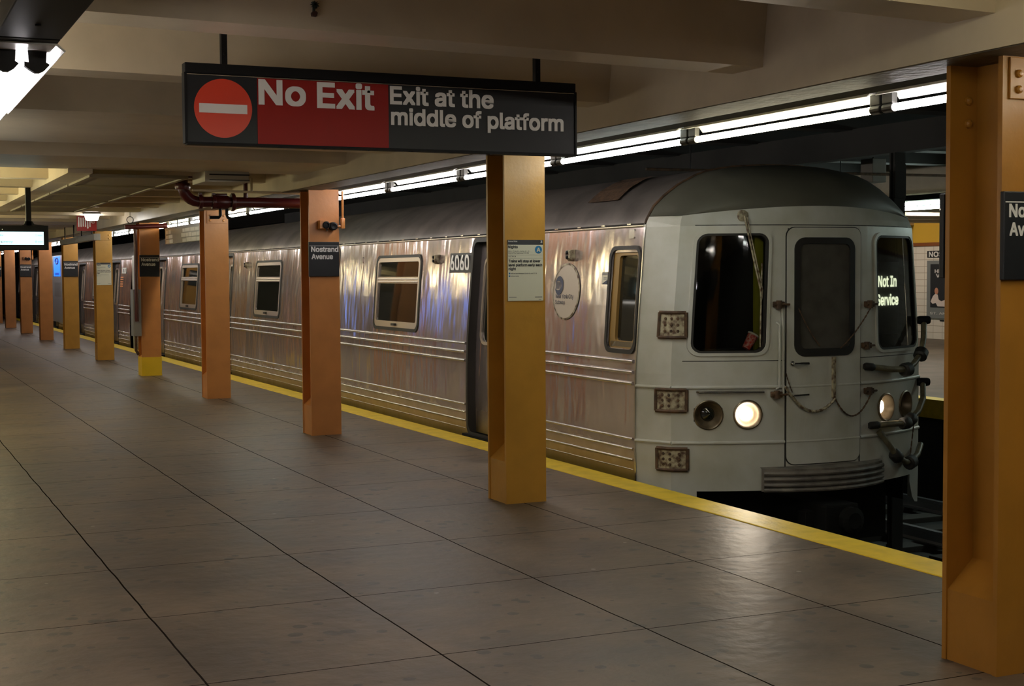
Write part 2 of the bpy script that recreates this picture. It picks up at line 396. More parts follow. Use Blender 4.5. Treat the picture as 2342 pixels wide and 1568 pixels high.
for k in range(10): struct('ceiling_beam_opposite', MB().box(12.75, 14 + 1.52 * k, 2.6, 22.2, 14.25 + 1.52 * k, 3.0), 'beam')

# ventilation gratings set in the ceiling
ORD = ['first', 'second', 'third', 'fourth', 'fifth', 'sixth', 'seventh', 'eighth', 'ninth', 'tenth', 'eleventh', 'twelfth', 'thirteenth', 'fourteenth', 'fifteenth',
       'sixteenth', 'seventeenth', 'eighteenth', 'nineteenth', 'twentieth', 'twenty-first', 'twenty-second', 'twenty-third', 'twenty-fourth', 'twenty-fifth', 'twenty-sixth', 'twenty-seventh', 'twenty-eighth']
g0 = thing('ceiling_grating', (2.32, 13.2, 2.46), '', 'grating', 'ventilation gratings in the ceiling')
MB().box(1.92, 13.26, 2.452, 2.72, 14.58, 2.462).build('mesh_panel', 'grate', g0)
fr = MB()
fr.box(1.88, 13.2, 2.44, 1.925, 14.62, 2.47).box(2.715, 13.2, 2.44, 2.76, 14.62, 2.47).box(1.925, 13.2, 2.44, 2.715, 13.25, 2.47).box(1.925, 14.59, 2.44, 2.715, 14.62, 2.47)
fr.build('frame', 'grate_frame', g0)
for k in range(5):
    o = g0 if k == 0 else copy_tree(g0)
    o.location.y = 13.2 + 1.5 * k
    o['label'] = 'ventilation grating in the ceiling, %s from the no exit sign' % ORD[k]

# ------------------------------------------------------------------ steel columns
XR, CW, Y0, SP = 4.226, .299, 8.719, 4.572
XL = XR - CW
def make_column(paint, plate):
    o = thing('steel_column', (XR - CW / 2, Y0 + .153, 0), '', 'column', 'steel columns along the platform edge')
    t = .024; D = .306; xc = XR - CW / 2
    poly = [(XL, Y0), (XR, Y0), (XR, Y0 + t), (xc + .014, Y0 + t), (xc + .014, Y0 + D - t), (XR, Y0 + D - t), (XR, Y0 + D), (XL, Y0 + D), (XL, Y0 + D - t), (xc - .014, Y0 + D - t), (xc - .014, Y0 + t), (XL, Y0 + t)]
    sh = MB().prism(poly, 2, .0, 2.375)
    sh.build('shaft', paint, o)
    for sx in (-1, 1):   # sloping infill between the flanges at the foot
        xo = XL + .006 if sx < 0 else XR - .006; xi = xc + sx * .014
        b = MB(); b.prism([(xo, .0), (xi, .0), (xi, .40), (xo, .285)], 1, Y0 + t, Y0 + D - t)
        b.build('base_infill', paint, o)
    if plate:
        p = MB().box(XL + .028, Y0 - .010, 2.205, XR - .02, Y0, 2.362, .003)
        for z in (2.241, 2.300):
            for x in (XL + .068, XR - .06): p.lathe([(.016, 0), (.015, .009), (.008, .014), (0, .015)], (x, Y0 - .010, z), (0, -1, 0), 10)
        p.build('splice_plate', paint, o)
        rv = MB()
        for z in (2.14, 2.23):
            rv.lathe([(.018, 0), (.016, .01), (.008, .015), (0, .016)], (xc - .06, Y0 + D - t, z), (0, -1, 0), 10)
        rv.build('rivet_heads', paint, o)
    return o
COLS = {
 -1: ('mustard steel column closest to the train front, with a large station sign', 'col_mustard_shaded', True),
 0: ('mustard yellow steel column under the no exit sign with a paper service notice', 'col_mustard', False),
 1: ('orange steel column with station sign and small alarm device, behind the no exit sign', 'col_orange', False),
 2: ('orange steel column without any sign, below the red pipe elbow', 'col_orange', True),
 3: ('orange steel column with a bright yellow painted foot and a grey cabinet', 'col_orange', False),
 4: ('mustard steel column with a white notice, beside the yellow-footed column', 'col_mustard', True),
 5: ('mustard steel column with station sign beside the blue lit screen', 'col_mustard', False),
 6: ('orange steel column half covered by the train arrival display', 'col_orange', False),
 7: ('orange steel column with station sign and alarm device, below the arrival display', 'col_orange', False),
 8: ('plain orange steel column below the arrival display, without a sign', 'col_orange', False),
 9: ('far orange steel column with station sign cut by the photo edge', 'col_orange', False),
 10: ('distant orange column, tenth past the no exit sign', 'col_orange', False),
 11: ('most distant orange column at the platform end', 'col_orange', False)}
protos = {}; COL = {}
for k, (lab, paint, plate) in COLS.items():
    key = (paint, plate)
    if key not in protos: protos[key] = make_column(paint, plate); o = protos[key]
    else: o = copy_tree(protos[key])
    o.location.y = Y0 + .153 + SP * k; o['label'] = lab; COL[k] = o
cy = Y0 + SP * 3
MB().box(XL - .004, cy - .004, 0, XR + .004, cy + .310, .29).build('painted_foot', 'col_yellow', COL[3])['label'] = 'bright yellow painted foot'

# station signs on the columns
def station_sign(k, back=False):
    y = Y0 + SP * k - .002
    o = thing('station_sign', (XR - .16, y, 1.70), '', 'sign', 'black station name signs on the columns')
    MB().box(XR - .312, y - .022, 1.537, XR - .008, y, 1.871, .004).build('panel', 'sign_black', o)
    MB().box(XR - .306, y - .0235, 1.829, XR - .012, y - .0215, 1.833).build('stripe', 'white', o)
    t = MB(); letters(t, 'Nostrand', (XR, y - .022, 0), (1, 0, 0), (0, 0, 1), -.287, -.020, 1.776, .046); letters(t, 'Avenue', (XR, y - .022, 0), (1, 0, 0), (0, 0, 1), -.284, -.075, 1.706, .046)
    t.build('lettering', 'white', o)
    return o
s0 = station_sign(1)
for k, lab in [(1, 'black Nostrand Avenue sign on the column behind the no exit sign'), (-1, 'black Nostrand Avenue sign on the column beside the train front'), (3, 'black Nostrand Avenue sign on the yellow-footed column'),
               (5, 'black Nostrand Avenue sign on the mustard column by the blue screen'), (7, 'black Nostrand Avenue sign below the arrival display, under an alarm device'), (9, 'distant black Nostrand Avenue sign cut by the photo edge')]:
    o = s0 if k == 1 else copy_tree(s0)
    o.location.y = Y0 + SP * k - .002; o['label'] = lab
    if k == -1: o.location.z -= .014; o.location.x += .004
# the sign on the other face of the big column, its edge shows past the flange
o = thing('station_sign', (XL + .15, Y0 - SP + .33, 1.7), 'black sign edge showing past the far flange of the column beside the train front', 'sign')
MB().box(XL - .006, Y0 - SP + .310, 1.53, XR - .03, Y0 - SP + .335, 1.865, .004).build('panel', 'sign_black', o)
MB().box(XL - .013, Y0 - SP + .318, 1.80, XL - .002, Y0 - SP + .327, 1.806).build('clip', 'chrome', o)

# paper service notices
def notice(k):
    y = Y0 + SP * k - .001; x0, x1, z0, z1 = XR - .281, XR - .018, 1.372, 1.783
    o = thing('service_notice', ((x0 + x1) / 2, y, 1.58), '', 'notice', 'paper service notices on the columns')
    MB().box(x0, y - .006, z0, x1, y, z1, .0015).build('sheet', 'paper', o)
    W = x1 - x0; H = z1 - z0
    fx = lambda c: x0 + (c - 172) / 658 * W
    fz = lambda c: z1 - (c - 245) / 1138 * H
    yy = y - .006
    MB().box(x0, yy - .0008, fz(337), x1, yy + .001, z1).build('header_band', 'ink', o)
    t = MB(); A = ((0, yy, 0), (1, 0, 0), (0, 0, 1))
    letters(t, 'Planned Work', *A, fx(182), fx(350), fz(286), .009, d=.0016, bold=.01); letters(t, '3', *A, fx(782), fx(812), fz(300), .0145, d=.0016)
    t.build('header_lettering', 'white', o)
    t = MB()
    for s, a, b, base, cap, bo in [('Nights', 182, 355, 400, .0175, .02), ('Nov 6 - 7, Nov 11 - 14, Nov 18 - 21', 182, 570, 466, .0075, .008), ('Mon to Thu, beginning 9:30 PM', 182, 560, 501, .0075, .008),
                               ('FASTRACK', 182, 322, 563, .008, .004), ('Trains will stop at lower', 187, 775, 662, .0168, .022), ('level platform early each', 187, 808, 735, .0168, .022), ('night', 187, 318, 806, .0168, .022),
                               ('will run local between Euclid Av and 59 St', 225, 710, 879, .0072, .012), ('will end early', 225, 375, 929, .0072, .012)]:
        letters(t, s, *A, fx(a), fx(b), fz(base), cap, bold=bo)
    t.build('lettering', 'ink', o)
    g = MB().box(x0 + .004, yy - .0008, fz(529), x1 - .004, yy, fz(526)).box(x0 + .004, yy - .0008, fz(589), x1 - .004, yy, fz(586))
    g.box(fx(190), yy - .0008, fz(1318), fx(330), yy, fz(1308)).box(fx(675), yy - .0008, fz(1322), fx(808), yy, fz(1304)).box(fx(748), yy - .0008, fz(1362), fx(792), yy, fz(1354))
    g.build('fine_print', 'ink_grey', o)
    c = MB().lathe([(.0262, 0), (.0262, .0012), (0, .0012)], (fx(742), yy, fz(428)), (0, -1, 0), 28)
    for z in (870, 920): c.lathe([(.0058, 0), (.0058, .001), (0, .001)], (fx(202), yy, fz(z)), (0, -1, 0), 14)
    c.build('route_disc', 'blue', o)
    t = MB(); letters(t, 'A', (0, yy - .0012, 0), (1, 0, 0), (0, 0, 1), fx(710), fx(774), fz(466), .0265); t.build('route_letter', 'paper', o)
    return o
n0 = notice(0); n0['label'] = 'paper service notice with a blue A disc on the column under the no exit sign'
n1 = copy_tree(n0); n1.location.y += SP * 4; n1.location.x -= .008; n1.location.z += .012; n1['label'] = 'paper service notice on the mustard column past the yellow-footed column'

# alarm devices with conduit on two columns
def alarm(k):
    y = Y0 + SP * k
    o = thing('alarm_device', (XR - .1, y, 2.04), '', 'alarm', 'alarm devices on the columns')
    MB().box(XR - .215, y - .075, 1.995, XR - .125, y, 2.075, .006).build('housing', 'col_orange', o)
    c = MB().lathe([(.036, 0), (.036, .012), (.026, .016), (.024, -.0), (0, .002)], (XR - .152, y - .075, 2.03), (0, -1, 0), 18); c.build('lens', 'black', o)
    c = MB().lathe([(.040, 0), (.040, .06), (.028, .066), (0, .06)], (XR - .075, y - .01, 2.02), (0, -1, 0), 18); c.build('horn', 'black', o)
    MB().box(XR - .14, y - .04, 1.975, XR - .12, y - .03, 1.995).build('latch', 'rust', o)
    p = MB().tube([(XR - .04, y - .02, 2.02), (XR + .012, y - .02, 2.02), (XR + .03, y - .02, 2.03), (XR + .03, y - .02, 2.36)], .011, 8)
    p.box(XR + .012, y - .04, 2.0, XR + .05, y - .001, 2.10, .005); p.build('conduit', 'col_orange', o, True)
    return o
a0 = alarm(1); a0['label'] = 'small orange alarm box with black lens above the sign behind the no exit sign'
a1 = copy_tree(a0); a1.location.y += SP * 6; a1['label'] = 'small alarm box on the column below the arrival display'

# ------------------------------------------------------------------ the big hanging sign
SY = 6.39
o = thing('hanging_sign', (2.3, SY + .05, 2.148), 'long black and red hanging sign reading No Exit', 'sign')
MB().box(1.334, SY, 2.150, 3.266, SY + .045, 2.457, .003).build('panel', 'sign_black', o)
MB().box(1.327, SY - .012, 2.457, 3.266, SY + .057, 2.502, .004).build('top_channel', 'black', o)
e = MB().box(1.324, SY - .006, 2.146, 1.336, SY + .049, 2.46, .002).box(3.264, SY - .006, 2.146, 3.275, SY + .049, 2.46, .002).box(1.334, SY - .004, 2.141, 3.268, SY + .049, 2.151)
for k in range(8): e.box(1.75 + .21 * k, SY - .007, 2.137, 1.762 + .21 * k, SY + .0, 2.142)
e.build('edge_frame', 'black', o)
MB().box(1.337, SY - .0015, 2.451, 3.262, SY, 2.4535).build('highlight_strip', 'chrome', o)
MB().box(1.653, SY - .002, 2.153, 2.281, SY, 2.449).build('red_field', 'sign_red', o)
MB().lathe([(.131, 0), (.131, .002), (0, .002)], (1.4975, SY, 2.306), (0, -1, 0), 64).build('red_disc', 'disc_red', o)
MB().box(1.389, SY - .0035, 2.284, 1.606, SY, 2.325).build('white_bar', 'white', o)
t = MB(); A = ((0, SY - .002, 0), (1, 0, 0), (0, 0, 1))
letters(t, 'No', *A, 1.664, 1.874, 2.335, .105, bold=.020); letters(t, 'Exit', *A, 1.938, 2.206, 2.331, .109, bold=.020)
letters(t, 'Exit at the', *A, 2.292, 2.818, 2.362, .0785, bold=.020)
letters(t, 'middle of platform', *A, 2.296, 3.198, 2.2655, .073, bold=.020)
t.build('lettering', 'white', o)
for x in (1.508, 3.066):
    h = MB().box(x - .013, SY + .005, 2.50, x + .013, SY + .04, 2.98); h.lathe([(.006, 0), (.006, .004), (0, .005)], (x, SY + .005, 2.55), (0, -1, 0), 8); h.build('hanger', 'black', o)

# ------------------------------------------------------------------ strip lights over the platform edge
LX, LP = 4.45, 1.745
def strip_light(tube):
    o = thing('strip_light', (LX, 0, 2.40), '', 'light', 'strip lights over the platform edge')
    y0, y1 = .03, LP - .03
    MB().box(LX - .055, y0 - .03, 2.405, LX + .055, y1 + .03, 2.455).build('housing', 'black', o)
    r = MB().prism([(LX - .075, 2.390), (LX - .052, 2.406), (LX + .052, 2.406), (LX + .075, 2.378), (LX + .070, 2.375), (LX + .048, 2.400), (LX - .048, 2.400), (LX - .070, 2.387)], 1, y0, y1)
    r.build('reflector', 'reflector', o)
    MB().tube([(LX, y0 + .05, 2.330), (LX, y1 - .05, 2.330)], .0175, 10).build('tube', tube, o, True)
    for ya, yb in ((y0 - .02, y0 + .052), (y1 - .052, y1 + .02)):
        MB().box(LX - .016, ya, 2.350, LX + .016, yb, 2.405, .004).lathe([(.021, -.036), (.023, -.03), (.023, .03), (.021, .036)], (LX, (ya + yb) / 2, 2.330), (0, 1, 0), 14).build('socket', 'socket', o)
    MB().tube([(LX - .055, y0 + .12, 2.46), (LX - .055, y0 + .12, 2.50), (4.02, y0 + .12, 2.50)], .006, 6).build('bracket', 'black', o)
    return o
pr = {}
seq = 'wwwccwwywwwcwwcwwcwwwcwwwcwwww'
seq_m = {'w': 'tube_white', 'c': 'tube_cool', 'y': 'tube_warm'}
tints = {-4: 'c', -3: 'w', -2: 'y', -1: 'w', 0: 'y', 1: 'c', 2: 'w', 3: 'w', 4: 'w', 5: 'w', 6: 'c', 7: 'y', 8: 'w', 9: 'y', 10: 'y', 11: 'w', 12: 'c', 13: 'w'}
for k in range(-5, 27):
    tm = seq_m[tints.get(k, 'w')]
    if tm not in pr: pr[tm] = strip_light(tm); o = pr[tm]
    else: o = copy_tree(pr[tm])
    o.location.y = 5.48 + LP * k - .0
    if k < -1: o['label'] = 'strip light over the platform edge, hidden by the column beside the train front'
    else: o['label'] = 'strip light over the platform edge, %s past the column beside the train front' % ORD[k + 1]

# twin tube light and its blank channel over the platform
def twin_light():
    o = thing('twin_tube_light', (.43, 0, 2.2), '', 'light')
    MB().box(.345, 0, 2.205, .515, 1.74, 2.27, .004).build('housing', 'black', o)
    MB().prism([(.325, 2.185), (.35, 2.204), (.512, 2.204), (.535, 2.185), (.530, 2.182), (.508, 2.199), (.354, 2.199), (.330, 2.182)], 1, .05, 1.72).build('reflector', 'reflector', o)
    for x in (.388, .472):
        MB().tube([(x, .20, 2.158), (x, 1.66, 2.158)], .021, 10).build('tube', 'tube_near', o, True)
        for y in (.185, 1.68):
            b = MB().prism([(x - .026, 2.203), (x + .026, 2.203), (x + .024, 2.168), (x + .034, 2.162), (x + .020, 2.146), (x + .006, 2.138), (x - .008, 2.138), (x - .022, 2.146), (x - .036, 2.156), (x - .036, 2.168), (x - .024, 2.166)], 1, y - .014, y + .014)
            b.build('socket', 'socket', o)
    for y in (.3, 1.5): MB().tube([(.43, y, 2.27), (.43, y, 2.99)], .008, 6).build('hanger', 'black', o)
    return o
tw = twin_light(); tw.location.y = 4.10; tw['label'] = 'twin tube light glowing white under a black housing in the photo corner'
c = copy_tree(tw); c.location.y = -1.6; c['label'] = 'twin tube light over the platform behind the camera'
# unseen batten lights added to brighten beams and girder, out of the frame
def batten(tube):
    o = thing('added_batten_light', (-.6, 0, 2.4), '', 'light', 'added batten lights over the platform')
    MB().box(-.62, 0, 2.40, -.58, 1.7, 2.43).build('batten', 'reflector', o)
    for x in (-.66, -.54): MB().tube([(x, .06, 2.25), (x, 1.64, 2.25)], .02, 10).build('tube', tube, o, True)
    for y in (.03, 1.67): MB().box(-.69, y - .015, 2.235, -.51, y + .015, 2.40).build('socket', 'socket', o)
    for y in (.4, 1.3): MB().tube([(-.6, y, 2.43), (-.6, y, 2.99)], .008, 6).build('hanger', 'black', o)
    return o
ba = batten('tube_added'); ba.location.y = 5.15; ba.location.x = .1; ba['label'] = 'added batten fill light beside the twin tube light, out of the frame'
c = copy_tree(ba); c.location.y = 8.75; c['label'] = 'added batten fill light past the twin tube light, out of the frame'
c = copy_tree(ba); c.location = (2.6, .4, ba.location.z + .1); c['label'] = 'added batten fill light over the platform edge of the camera, out of the frame'
o = thing('added_cross_batten', (2.4, 3.4, 2.5), 'added batten fill light across the ceiling bay ahead of the camera, out of the frame', 'light')  # unseen fill lamp added to brighten the beam face and girder
MB().box(1.7, 3.38, 2.62, 3.3, 3.42, 2.65).build('batten', 'reflector', o)
MB().tube([(1.75, 3.4, 2.55), (3.25, 3.4, 2.55)], .02, 10).build('tube', 'tube_added_green', o, True)
for x in (1.72, 3.28): MB().box(x - .015, 3.37, 2.53, x + .015, 3.43, 2.62).build('socket', 'socket', o)
for x in (2.0, 3.0): MB().tube([(x, 3.4, 2.65), (x, 3.4, 2.99)], .008, 6).build('hanger', 'black', o)
bb = batten('tube_added_yellow'); bb.location.y = 13.4; bb.location.x = .6; bb['label'] = 'added yellow batten fill light over the far platform, out of the frame'  # unseen yellow fill lamps added to brighten the far ceiling bays
for y, lab in ((16.4, 'second'), (19.4, 'third'), (23.0, 'fourth'), (30.0, 'fifth')):
    c = copy_tree(bb); c.location.y = y; c['label'] = 'added yellow batten fill light over the far platform, out of the frame, %s of its row' % lab
o = thing('light_channel', (.43, 2.3, 2.2), 'black empty light channel ahead of the glowing twin tube light', 'channel')
MB().box(.345, 2.3, 2.205, .515, 4.085, 2.27, .004).build('cover', 'black', o)
MB().lathe([(.008, 0), (.008, .004), (0, .005)], (.43, 3.86, 2.205), (0, 0, -1), 10).build('screw', 'black', o)
for y in (2.6, 3.7): MB().tube([(.43, y, 2.27), (.43, y, 2.99)], .008, 6).build('hanger', 'black', o)

# unseen strip lights added as weak fill from the other platform side
wl0 = thing('added_strip_light', (-4.2, 0, 2.4), '', 'light', 'added strip lights on the unseen platform side')
MB().box(-4.26, .03, 2.40, -4.14, 2.0, 2.46).build('housing', 'black', wl0)
MB().tube([(-4.2, .08, 2.36), (-4.2, 1.95, 2.36)], .022, 10).build('tube', 'tube_added_edge', wl0, True)
for y in (.3, 1.7): MB().tube([(-4.2, y, 2.46), (-4.2, y, 2.99)], .008, 6).build('hanger', 'black', wl0)
for k in range(16):
    c = wl0 if k == 0 else copy_tree(wl0)
    c.location.y = -6 + 2.6 * k; c['label'] = 'added strip light on the unseen platform side, out of the frame, %s of its row' % ORD[k]

# jar lamp
o = thing('jar_lamp', (3.30, 23.0, 2.42), 'small white jar lamp glowing in front of the red sign', 'lamp')
MB().lathe([(.085, 2.42), (.09, 2.425), (.118, 2.51), (.118, 2.515), (0, 2.515)], (3.30, 23.0, 0), (0, 0, 1), 20).build('glass_jar', 'lamp', o, True)
MB().lathe([(.13, 2.515), (.135, 2.53), (.10, 2.565), (.03, 2.575), (.03, 2.98), (0, 2.98)], (3.30, 23.0, 0), (0, 0, 1), 20).build('cap', 'grey_metal', o, True)

# opposite platform lights
def opp_light():
    o = thing('opposite_strip_light', (12.3, 0, 2.4), '', 'light', 'strip lights on the opposite platform')
    MB().box(12.24, .0, 2.45, 12.36, 1.75, 2.52).build('housing', 'black', o)
    MB().tube([(12.27, .06, 2.41), (12.27, 1.69, 2.41)], .024, 10).build('tube', 'tube_far', o, True)
    MB().tube([(12.3, .06, 2.355), (12.3, 1.69, 2.355)], .024, 10).build('tube', 'tube_far', o, True)
    for y in (.03, 1.70): MB().box(12.24, y, 2.33, 12.33, y + .03, 2.45).build('socket', 'socket', o)
    return o
ol = opp_light(); ol.location.y = 13.55; ol['label'] = 'twin strip light on the opposite platform beside the column'
for i, y in enumerate((6.5, 9.0, 11.4, 16.5, 19.5, 22.5, 26)):
    c = copy_tree(ol); c.location.y = y; c['label'] = 'strip light on the opposite platform hidden by train or column, %s of its row' % ORD[i]
for i, (x, y) in enumerate(((18.5, 21.5), (19.5, 26.0), (17.0, 15.0))):
    q = thing('opposite_ceiling_light', (x, y, 2.9), ['round glowing ceiling light over the opposite platform', 'ceiling light of the opposite platform hidden by the column', 'ceiling light of the opposite platform out of the frame'][i], 'light', 'ceiling lights of the opposite platform')
    MB().lathe([(.0, 2.86), (.11, 2.87), (.14, 2.92), (.14, 2.98), (0, 2.98)], (x, y, 0), (0, 0, 1), 20).build('diffuser', 'tube_wall', q, True)

# ------------------------------------------------------------------ pipes, boxes and hung signs
o = thing('fire_main', (2.87, 14.0, 2.28), 'dark red water pipe with elbow and clamp fittings behind the no exit sign', 'pipe')
py, pz = 14.0, 2.274
el = [(2.87, py, 2.52), (2.87, py, 2.44)] + [(2.87 + .15 * (1 - math.cos(a)), py, 2.44 - .165 * math.sin(a)) for a in [i * math.pi / 12 for i in range(1, 7)]] + [(3.1, py, pz)]
MB().tube(el, .052, 14).build('elbow', 'red_pipe', o, True)
MB().tube([(3.05, py, pz), (4.12, py, pz)], .052, 14).build('main_pipe', 'red_pipe', o, True)
for x, r in ((3.04, .066), (3.17, .066), (3.36, .084)):
    MB().lathe([(r, -.018), (r + .006, -.012), (r + .006, .012), (r, .018)], (x, py, pz), (1, 0, 0), 16).box(x - .015, py - .02, pz + .06, x + .015, py + .02, pz + .088).build('coupling', 'red_pipe', o, True)
v = MB().lathe([(.060, -.07), (.068, -.05), (.068, .05), (.060, .07)], (3.25, py, pz), (1, 0, 0), 16); v.box(3.19, py - .03, pz + .05, 3.30, py + .03, pz + .083, .006); v.build('valve_body', 'red_pipe', o, True)
MB().lathe([(.068, -.03), (.075, -.01), (.075, .01), (.068, .03)], (2.87, py, 2.42), (0, 0, 1), 16).lathe([(.11, 0), (.11, .015), (0, .015)], (2.87, py, 2.50), (0, 0, 1), 16).build('ceiling_flange', 'red_pipe', o, True)
MB().tube([(3.49, py, pz), (3.49, py, 2.34), (3.49, py, 2.52)], [.026, .022, .022], 10).build('riser', 'red_pipe', o, True)
MB().tube([(3.235, py, pz - .05), (3.235, py, pz - .13), (3.22, py, pz - .15), (3.13, py, pz - .15)], .016, 8).tube([(3.30, py, pz - .05), (3.30, py, pz - .12), (3.31, py, pz - .15), (3.34, py, pz - .16)], .016, 8).build('drain_branch', 'black', o, True)

o = thing('conduit_run', (3.4, 13.8, 2.43), 'thin painted conduit running above the red pipe', 'pipe')
MB().tube([(2.92, 13.8, 2.375), (4.0, 13.8, 2.36)], .012, 8).build('conduit', 'wood_stain', o, True)
MB().tube([(3.50, 13.8, 2.368), (3.50, 13.8, 2.50)], .012, 8).build('drop', 'wood_stain', o, True)
o = thing('ceiling_box', (3.12, 13.3, 2.5), 'beige ventilation box on the ceiling above the red pipe', 'box')
MB().box(2.86, 12.96, 2.405, 3.265, 13.5, 2.505, .004).build('casing', 'cream', o)
MB().box(2.90, 12.95, 2.465, 3.268, 12.96, 2.477).box(2.90, 12.95, 2.42, 3.268, 12.96, 2.426).build('slots', 'rubber', o)

o = thing('standpipe', (3.80, 22.3, 0), 'red standpipe along the yellow-footed column with a horizontal branch', 'pipe')
MB().tube([(3.66, 22.16, 2.29), (4.29, 22.16, 2.315)], .035, 12).build('branch', 'red_pipe', o, True)
MB().tube([(3.85, 22.36, 2.30), (3.85, 22.36, .85)], .03, 12).build('drop_pipe', 'red_pipe', o, True)
hk = MB().tube([(3.74, 22.16, 2.46)] + [(3.74 + .05 * math.sin(a), 22.16, 2.40 + .05 * math.cos(a)) for a in [i * math.pi / 6 for i in range(13)]], .006, 6); hk.tube([(3.74, 22.16, 2.44), (3.74, 22.16, 2.98)], .004, 6); ho = thing('pipe_hanger', (3.74, 22.16, 2.34), 'thin black ring hanger over the red branch pipe of the yellow-footed column', 'hanger'); hk.build('ring', 'black', ho, True)
MB().lathe([(.042, -.02), (.042, .02)], (4.26, 22.16, 2.315), (1, 0, 0), 14).lathe([(.042, -.02), (.042, .02)], (3.84, 22.16, 2.297), (1, 0, 0), 14).build('coupling', 'red_pipe', o, True)
o = thing('valve_cabinet', (3.78, 22.4, .6), 'narrow grey metal cabinet beside the yellow-footed column', 'cabinet')
MB().box(3.80, 22.40, .62, 3.924, 22.62, 1.34, .006).build('body', 'grey_metal', o)
MB().box(3.81, 22.392, .65, 3.915, 22.40, 1.31).build('door', 'grey_metal', o)
MB().tube([(3.85, 22.5, .62), (3.85, 22.5, .40), (3.89, 22.5, .33)], .022, 8).build('outlet', 'rust', o, True)

# arrival display
o = thing('arrival_display', (1.3, 16.05, 1.83), 'black hanging display with a bright screen showing train arrival minutes', 'display')
MB().box(.72, 16.0, 1.836, 1.842, 16.14, 2.098, .008).build('casing', 'black', o)
MB().box(.80, 15.994, 1.892, 1.79, 16.0, 2.030).build('screen', 'screen', o)
t = MB(); A = ((0, 15.994, 0), (1, 0, 0), (0, 0, 1))
letters(t, 'Av', *A, 1.345, 1.382, 1.983, .023, bold=.0); letters(t, '1', *A, 1.708, 1.716, 1.983, .023, bold=0); letters(t, 'min', *A, 1.732, 1.776, 1.983, .020, bold=0)
letters(t, 'Rockaway', *A, 1.285, 1.475, 1.915, .023, bold=0); letters(t, '8', *A, 1.702, 1.717, 1.915, .023, bold=0); letters(t, 'min', *A, 1.732, 1.776, 1.915, .020, bold=0)
t.build('screen_text', 'screen_ink', o)
MB().box(1.62, 16.03, 2.098, 1.672, 16.10, 2.98).prism([(1.61, 2.145), (1.68, 2.145), (1.70, 2.112), (1.80, 2.10), (1.80, 2.09), (1.56, 2.09), (1.60, 2.112)], 1, 16.03, 16.10).build('hanger', 'black', o)
MB().box(1.37, 15.996, 2.052, 1.376, 16.0, 2.058).build('indicator', 'led', o)

# red sign with white strokes
o = thing('red_hanging_sign', (3.36, 24.0, 2.28), 'red hanging sign with upright white strokes behind the jar lamp', 'sign')
MB().box(3.205, 24.0, 2.285, 3.515, 24.05, 2.56).build('panel', 'sign_red', o)
sm = MB()
for i, (x, za, zb) in enumerate([(3.235, 2.35, 2.51), (3.27, 2.35, 2.50), (3.305, 2.355, 2.50), (3.34, 2.35, 2.48), (3.375, 2.325, 2.46), (3.41, 2.35, 2.46)]): sm.box(x - .009, 23.997, za, x + .009, 24.0, zb)
sm.prism([(3.36, 2.345), (3.39, 2.345), (3.375, 2.318)], 1, 23.996, 23.999)
sm.box(3.42, 23.997, 2.425, 3.44, 24.0, 2.437)
sm.tube([(3.462 + .022 * math.cos(a), 23.999, 2.43 + .022 * math.sin(a)) for a in [i * math.pi / 8 for i in range(17)]], .004, 6)
sm.box(3.452, 23.997, 2.425, 3.472, 24.0, 2.435)
sm.build('strokes', 'white', o)
for x in (3.25, 3.47): MB().box(x - .008, 24.02, 2.56, x + .008, 24.03, 2.98).build('hanger', 'black', o)

# grey light trunking hung edge-on
tr = thing('hanging_trunking', (3.7, 25.3, 2.2), 'grey metal trunking hung past the red sign, its end closest to the sign', 'trunking', 'grey hanging trunking')
MB().box(3.66, 25.32, 2.172, 3.76, 27.62, 2.275, .004).build('channel', 'grey_metal', tr)
MB().box(3.655, 25.31, 2.168, 3.765, 25.33, 2.279, .003).lathe([(.012, 0), (.012, .004), (0, .005)], (3.71, 25.31, 2.235), (0, -1, 0), 10).build('end_cap', 'grey_metal', tr)
for y in (25.9, 27.2): MB().tube([(3.71, y, 2.275), (3.71, y, 2.98)], .012, 6).build('hanger', 'black', tr)
t2 = copy_tree(tr); t2.location.y += 2.34; t2['label'] = 'grey metal trunking hung past the red sign, the farther length'

# side board; glare of the strip lights put into its pale panel colour
o = thing('route_board', (4.33, 20.8, 2.04), 'route board with painted pale glare and white text rows hanging over the platform edge', 'sign')
MB().box(4.32, 19.0, 2.035, 4.36, 22.45, 2.285, .004).build('panel', 'board', o)
MB().box(4.316, 19.0, 2.262, 4.364, 22.46, 2.29).build('top_rail', 'grey_metal', o)
tb = MB(); rr = random.Random(3)
for z in (2.190, 2.118, 2.046):
    y = 22.38
    while y > 19.1:
        L = rr.uniform(.10, .34)
        if not (21.35 < y - L < 21.75 or 21.35 < y < 21.75): tb.box(4.3185, y - L, z, 4.32, y, z + rr.uniform(.048, .058))
        y -= L + .022
tb.build('text_rows', 'board_text', o)
for y in (20.0, 21.6): MB().box(4.334, y - .01, 2.285, 4.346, y + .01, 2.42).build('hanger', 'black', o)

